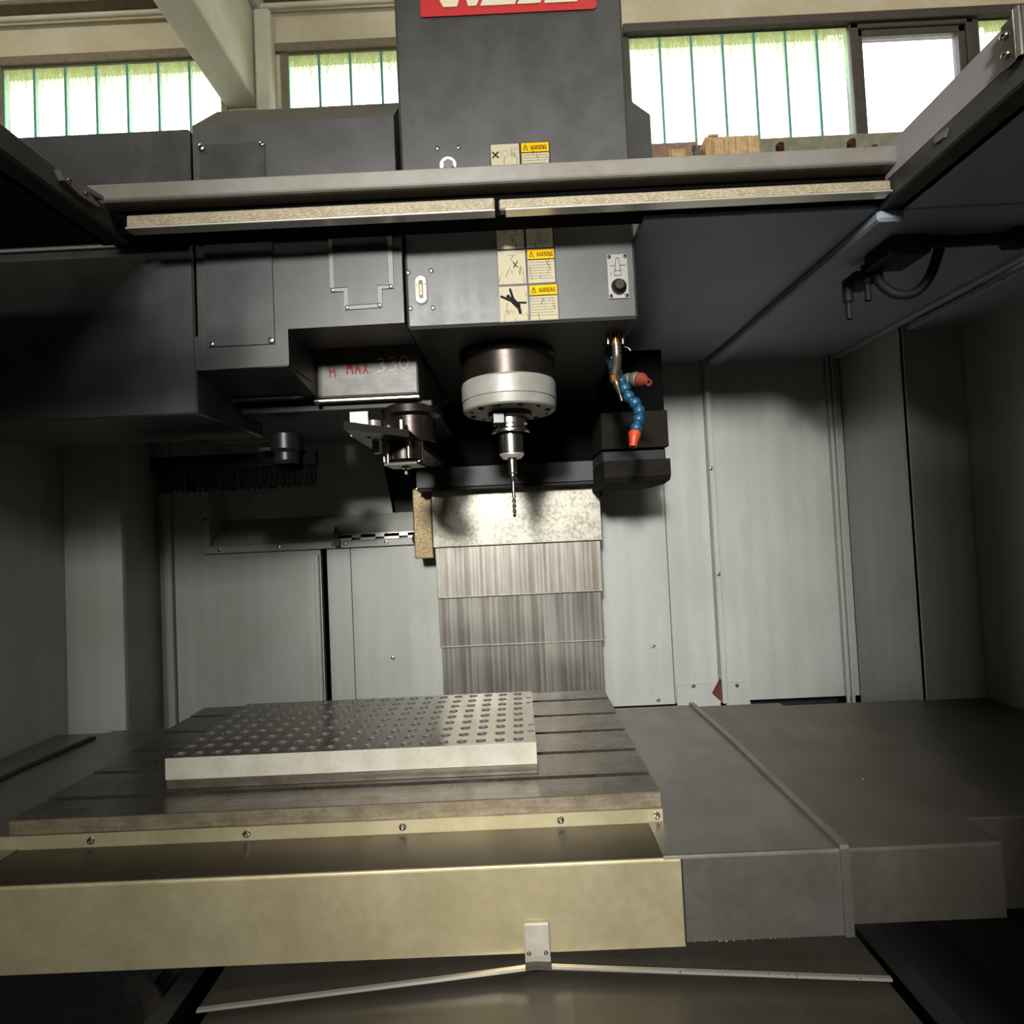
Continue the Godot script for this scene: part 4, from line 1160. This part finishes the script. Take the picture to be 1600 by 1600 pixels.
func loc_hose(o: Node3D, pts: Array, r: float, m: Material, called: String):
	var cv := Curve3D.new()
	for i in pts.size():
		var tan: Vector3 = (pts[min(i + 1, pts.size() - 1)] - pts[max(i - 1, 0)]) / 6.0
		cv.add_point(pts[i], -tan, tan)
	var ln := cv.get_baked_length()
	var n := int(ln / (r * 1.42))
	for i in n:
		var p := cv.sample_baked(ln * (i + 0.5) / n)
		var d := (cv.sample_baked(min(ln, ln * (i + 0.5) / n + 0.004)) - cv.sample_baked(max(0, ln * (i + 0.5) / n - 0.004))).normalized()
		var s := Shape.new()
		s.lathe(p, d, [P(r * 0.62, -r * 0.85), P(r * 0.9, -r * 0.5), P(r, -r * 0.1), P(r, r * 0.1), P(r * 0.9, r * 0.42), P(r * 0.66, r * 0.62), P(r * 0.66, r * 0.8), P(r * 0.8, r * 0.86)], 16)
		obj(called, s, m, o)

func nozzle(o: Node3D, a: Vector3, b: Vector3, r0: float, r1: float, m: Material):
	var s := Shape.new()
	var ln := a.distance_to(b)
	s.lathe(a, b - a, [P(r0 * 0.8, -0.004), P(r0, 0), P(r0 * 1.02, ln * 0.2), P(r0 * 0.9, ln * 0.3), P(r1 * 1.05, ln * 0.72), P(r1, ln), P(r1 * 0.62, ln), P(r1 * 0.55, ln * 0.5), P(0, ln * 0.5)], 20)
	obj("nozzle", s, m, o)

func small_things():
	# coolant lines under the head's right corner
	var a := thing("steel_hose", "ribbed steel coolant hose with brass fitting and thin nozzle", "hose", V(0.26, 1.89, 1.30))
	var el := Shape.new()
	el.lathe(V(0.262, 2.028, 1.30), Vector3.UP, [P(0.0, 0), P(0.008, 0), P(0.008, 0.032)], 14)
	obj("fitting", el, M.brass, a)
	var s := Shape.new()
	s.tube([V(0.263, 2.03, 1.30), V(0.263, 1.998, 1.30), V(0.257, 1.968, 1.29), V(0.251, 1.950, 1.285)], 0.0105, 14, -1.0, 0.0026, 0.009)
	obj("hose", s, M.steel_hose, a)
	var bf := Shape.new()
	bf.hex(V(0.252, 1.952, 1.285), V(0.006, -0.035, 1.28) - V(0, 0, 1.28), 0.011, 0.016)
	obj("hex_nut", bf, M.brass, a)
	nozzle(a, V(0.255, 1.936, 1.284), V(0.266, 1.888, 1.28), 0.0085, 0.0032, M.steel_dark)
	var pin := Shape.new()
	pin.lathe(V(0.244, 2.03, 1.30), Vector3.UP, [P(0.0, 0), P(0.005, 0), P(0.005, 0.03)], 12)
	pin.lathe(V(0.28, 2.03, 1.30), Vector3.UP, [P(0.0, 0), P(0.004, 0), P(0.004, 0.03)], 12)
	pin.tube([V(0.282, 2.024, 1.30), V(0.292, 2.02, 1.30), V(0.298, 2.012, 1.30)], 0.0016, 6)
	obj("plug", pin, M.screw, a)
	var b := thing("jointed_hose", "blue jointed coolant hose with orange nozzle pointing down", "hose", V(0.31, 1.79, 1.36), "jointed coolant hoses")
	loc_hose(b, [V(0.262, 2.05, 1.40), V(0.275, 1.98, 1.37), V(0.288, 1.945, 1.36), V(0.301, 1.915, 1.36), V(0.321, 1.893, 1.36), V(0.326, 1.87, 1.36), V(0.319, 1.848, 1.36), V(0.311, 1.825, 1.36)], 0.0148, M.blue, "joint")
	nozzle(b, V(0.3105, 1.824, 1.36), V(0.302, 1.788, 1.352), 0.0155, 0.0095, M.orange)
	var d := thing("jointed_hose", "dull grey jointed hose with red nozzle pointing at the viewer", "hose", V(0.33, 1.94, 1.36), "jointed coolant hoses")
	loc_hose(d, [V(0.285, 2.05, 1.45), V(0.285, 1.99, 1.44), V(0.292, 1.966, 1.42), V(0.312, 1.967, 1.39), V(0.33, 1.96, 1.36)], 0.0185, M.dull_grey, "joint")
	nozzle(d, V(0.331, 1.959, 1.36), V(0.344, 1.940, 1.325), 0.0165, 0.0085, M.dull_red)
	# pipework under the right roof panel
	var p := thing("roof_pipework", "dark pipe fittings and looped hose under the right roof panel", "pipework", V(0.9, 2.2, 1.3))
	var lp := Shape.new()
	lp.tube([V(0.93, 2.21, 1.34), V(0.925, 2.165, 1.33), V(0.945, 2.125, 1.31), V(0.985, 2.12, 1.30), V(1.015, 2.15, 1.29), V(1.025, 2.2, 1.27), V(1.02, 2.232, 1.25)], 0.011, 12)
	obj("hose_loop", lp, M.rubber, p)
	obj("valve_block", bx(0.895, 0.99, 2.19, 2.236, 1.24, 1.34, 0.006), M.rubber, p)
	obj("valve_block", bx(0.885, 0.94, 2.175, 2.21, 1.36, 1.42, 0.006), M.rubber, p)
	for q in [[0.89, 2.10, 1.40], [0.915, 2.13, 1.36]]:
		var ps := Shape.new()
		ps.lathe(V(q[0], q[1], q[2]), Vector3.UP, [P(0, 0), P(0.007, 0), P(0.007, 0.04), P(0.012, 0.045), P(0.012, 0.09)], 12)
		obj("outlet", ps, M.rubber, p)
	var pp := Shape.new()
	pp.tube([V(0.98, 2.218, 1.25), V(1.2, 2.218, 1.25), V(1.5, 2.218, 1.25)], 0.014, 12)
	pp.lathe(V(1.17, 2.218, 1.25), Vector3.RIGHT, [P(0.014, 0), P(0.026, 0.002), P(0.026, 0.035), P(0.014, 0.037)], 16)
	obj("pipe", pp, M.rubber, p)
	# chip auger low in the left trough
	var au := thing("chip_auger", "dark chip conveyor screw lying in the left trough", "auger", V(-0.86, 0.55, 1.1))
	var sh := Shape.new()
	sh.lathe(V(-0.87, 0.56, 0.5), Vector3(0, 0, -1), [P(0, 0), P(0.03, 0), P(0.03, 1.4), P(0, 1.4)], 16)
	obj("shaft", sh, M.steel_dark, au)
	var fl := Shape.new()
	for i in 150:
		var q := []
		for k in [i, i + 1]:
			var w: float = TAU * k / 24.0
			var zz: float = 0.5 + 1.4 * k / 150.0
			for rr in [0.028, 0.085]:
				for dz in [0.0, 0.006]:
					q.append(V(-0.87 + rr * cos(w), 0.56 + rr * sin(w), zz + dz))
		fl.quad(q[0], q[2], q[6], q[4], Vector3(0, 0, 1))
		fl.quad(q[1], q[3], q[7], q[5], Vector3(0, 0, -1))
		fl.quad(q[2], q[3], q[7], q[6], q[2] - q[0])
	obj("flight", fl, M.steel_dark, au)
	# metal chips and coolant drops on the covers
	var ch := Shape.new()
	for q in [[0.285, 0.46, 0.8425, 0.9995, 1.001, 20], [0.2, 0.6, 0.868, 0.975, 0.99, 18], [0.30, 0.85, 0.998, 1.05, 1.5, 26], [0.05, 0.2, 1.052, 1.2, 1.24, 10]]:
		for i in q[5]:
			var x := rng.randf_range(q[0], q[1])
			var z := rng.randf_range(q[3], q[4])
			var yy: float = q[2]
			if q[2] > 0.86 and q[2] < 0.9: yy = 0.829 - 0.074 * x
			ch.ball(V(x, yy, z), rng.randf_range(0.0006, 0.0016), 5)
	var co := obj("metal_chips", ch, M.screw)
	tag(co, "tiny bright metal chips scattered on the covers and table", "chips")
	co.set_meta("kind", "stuff")
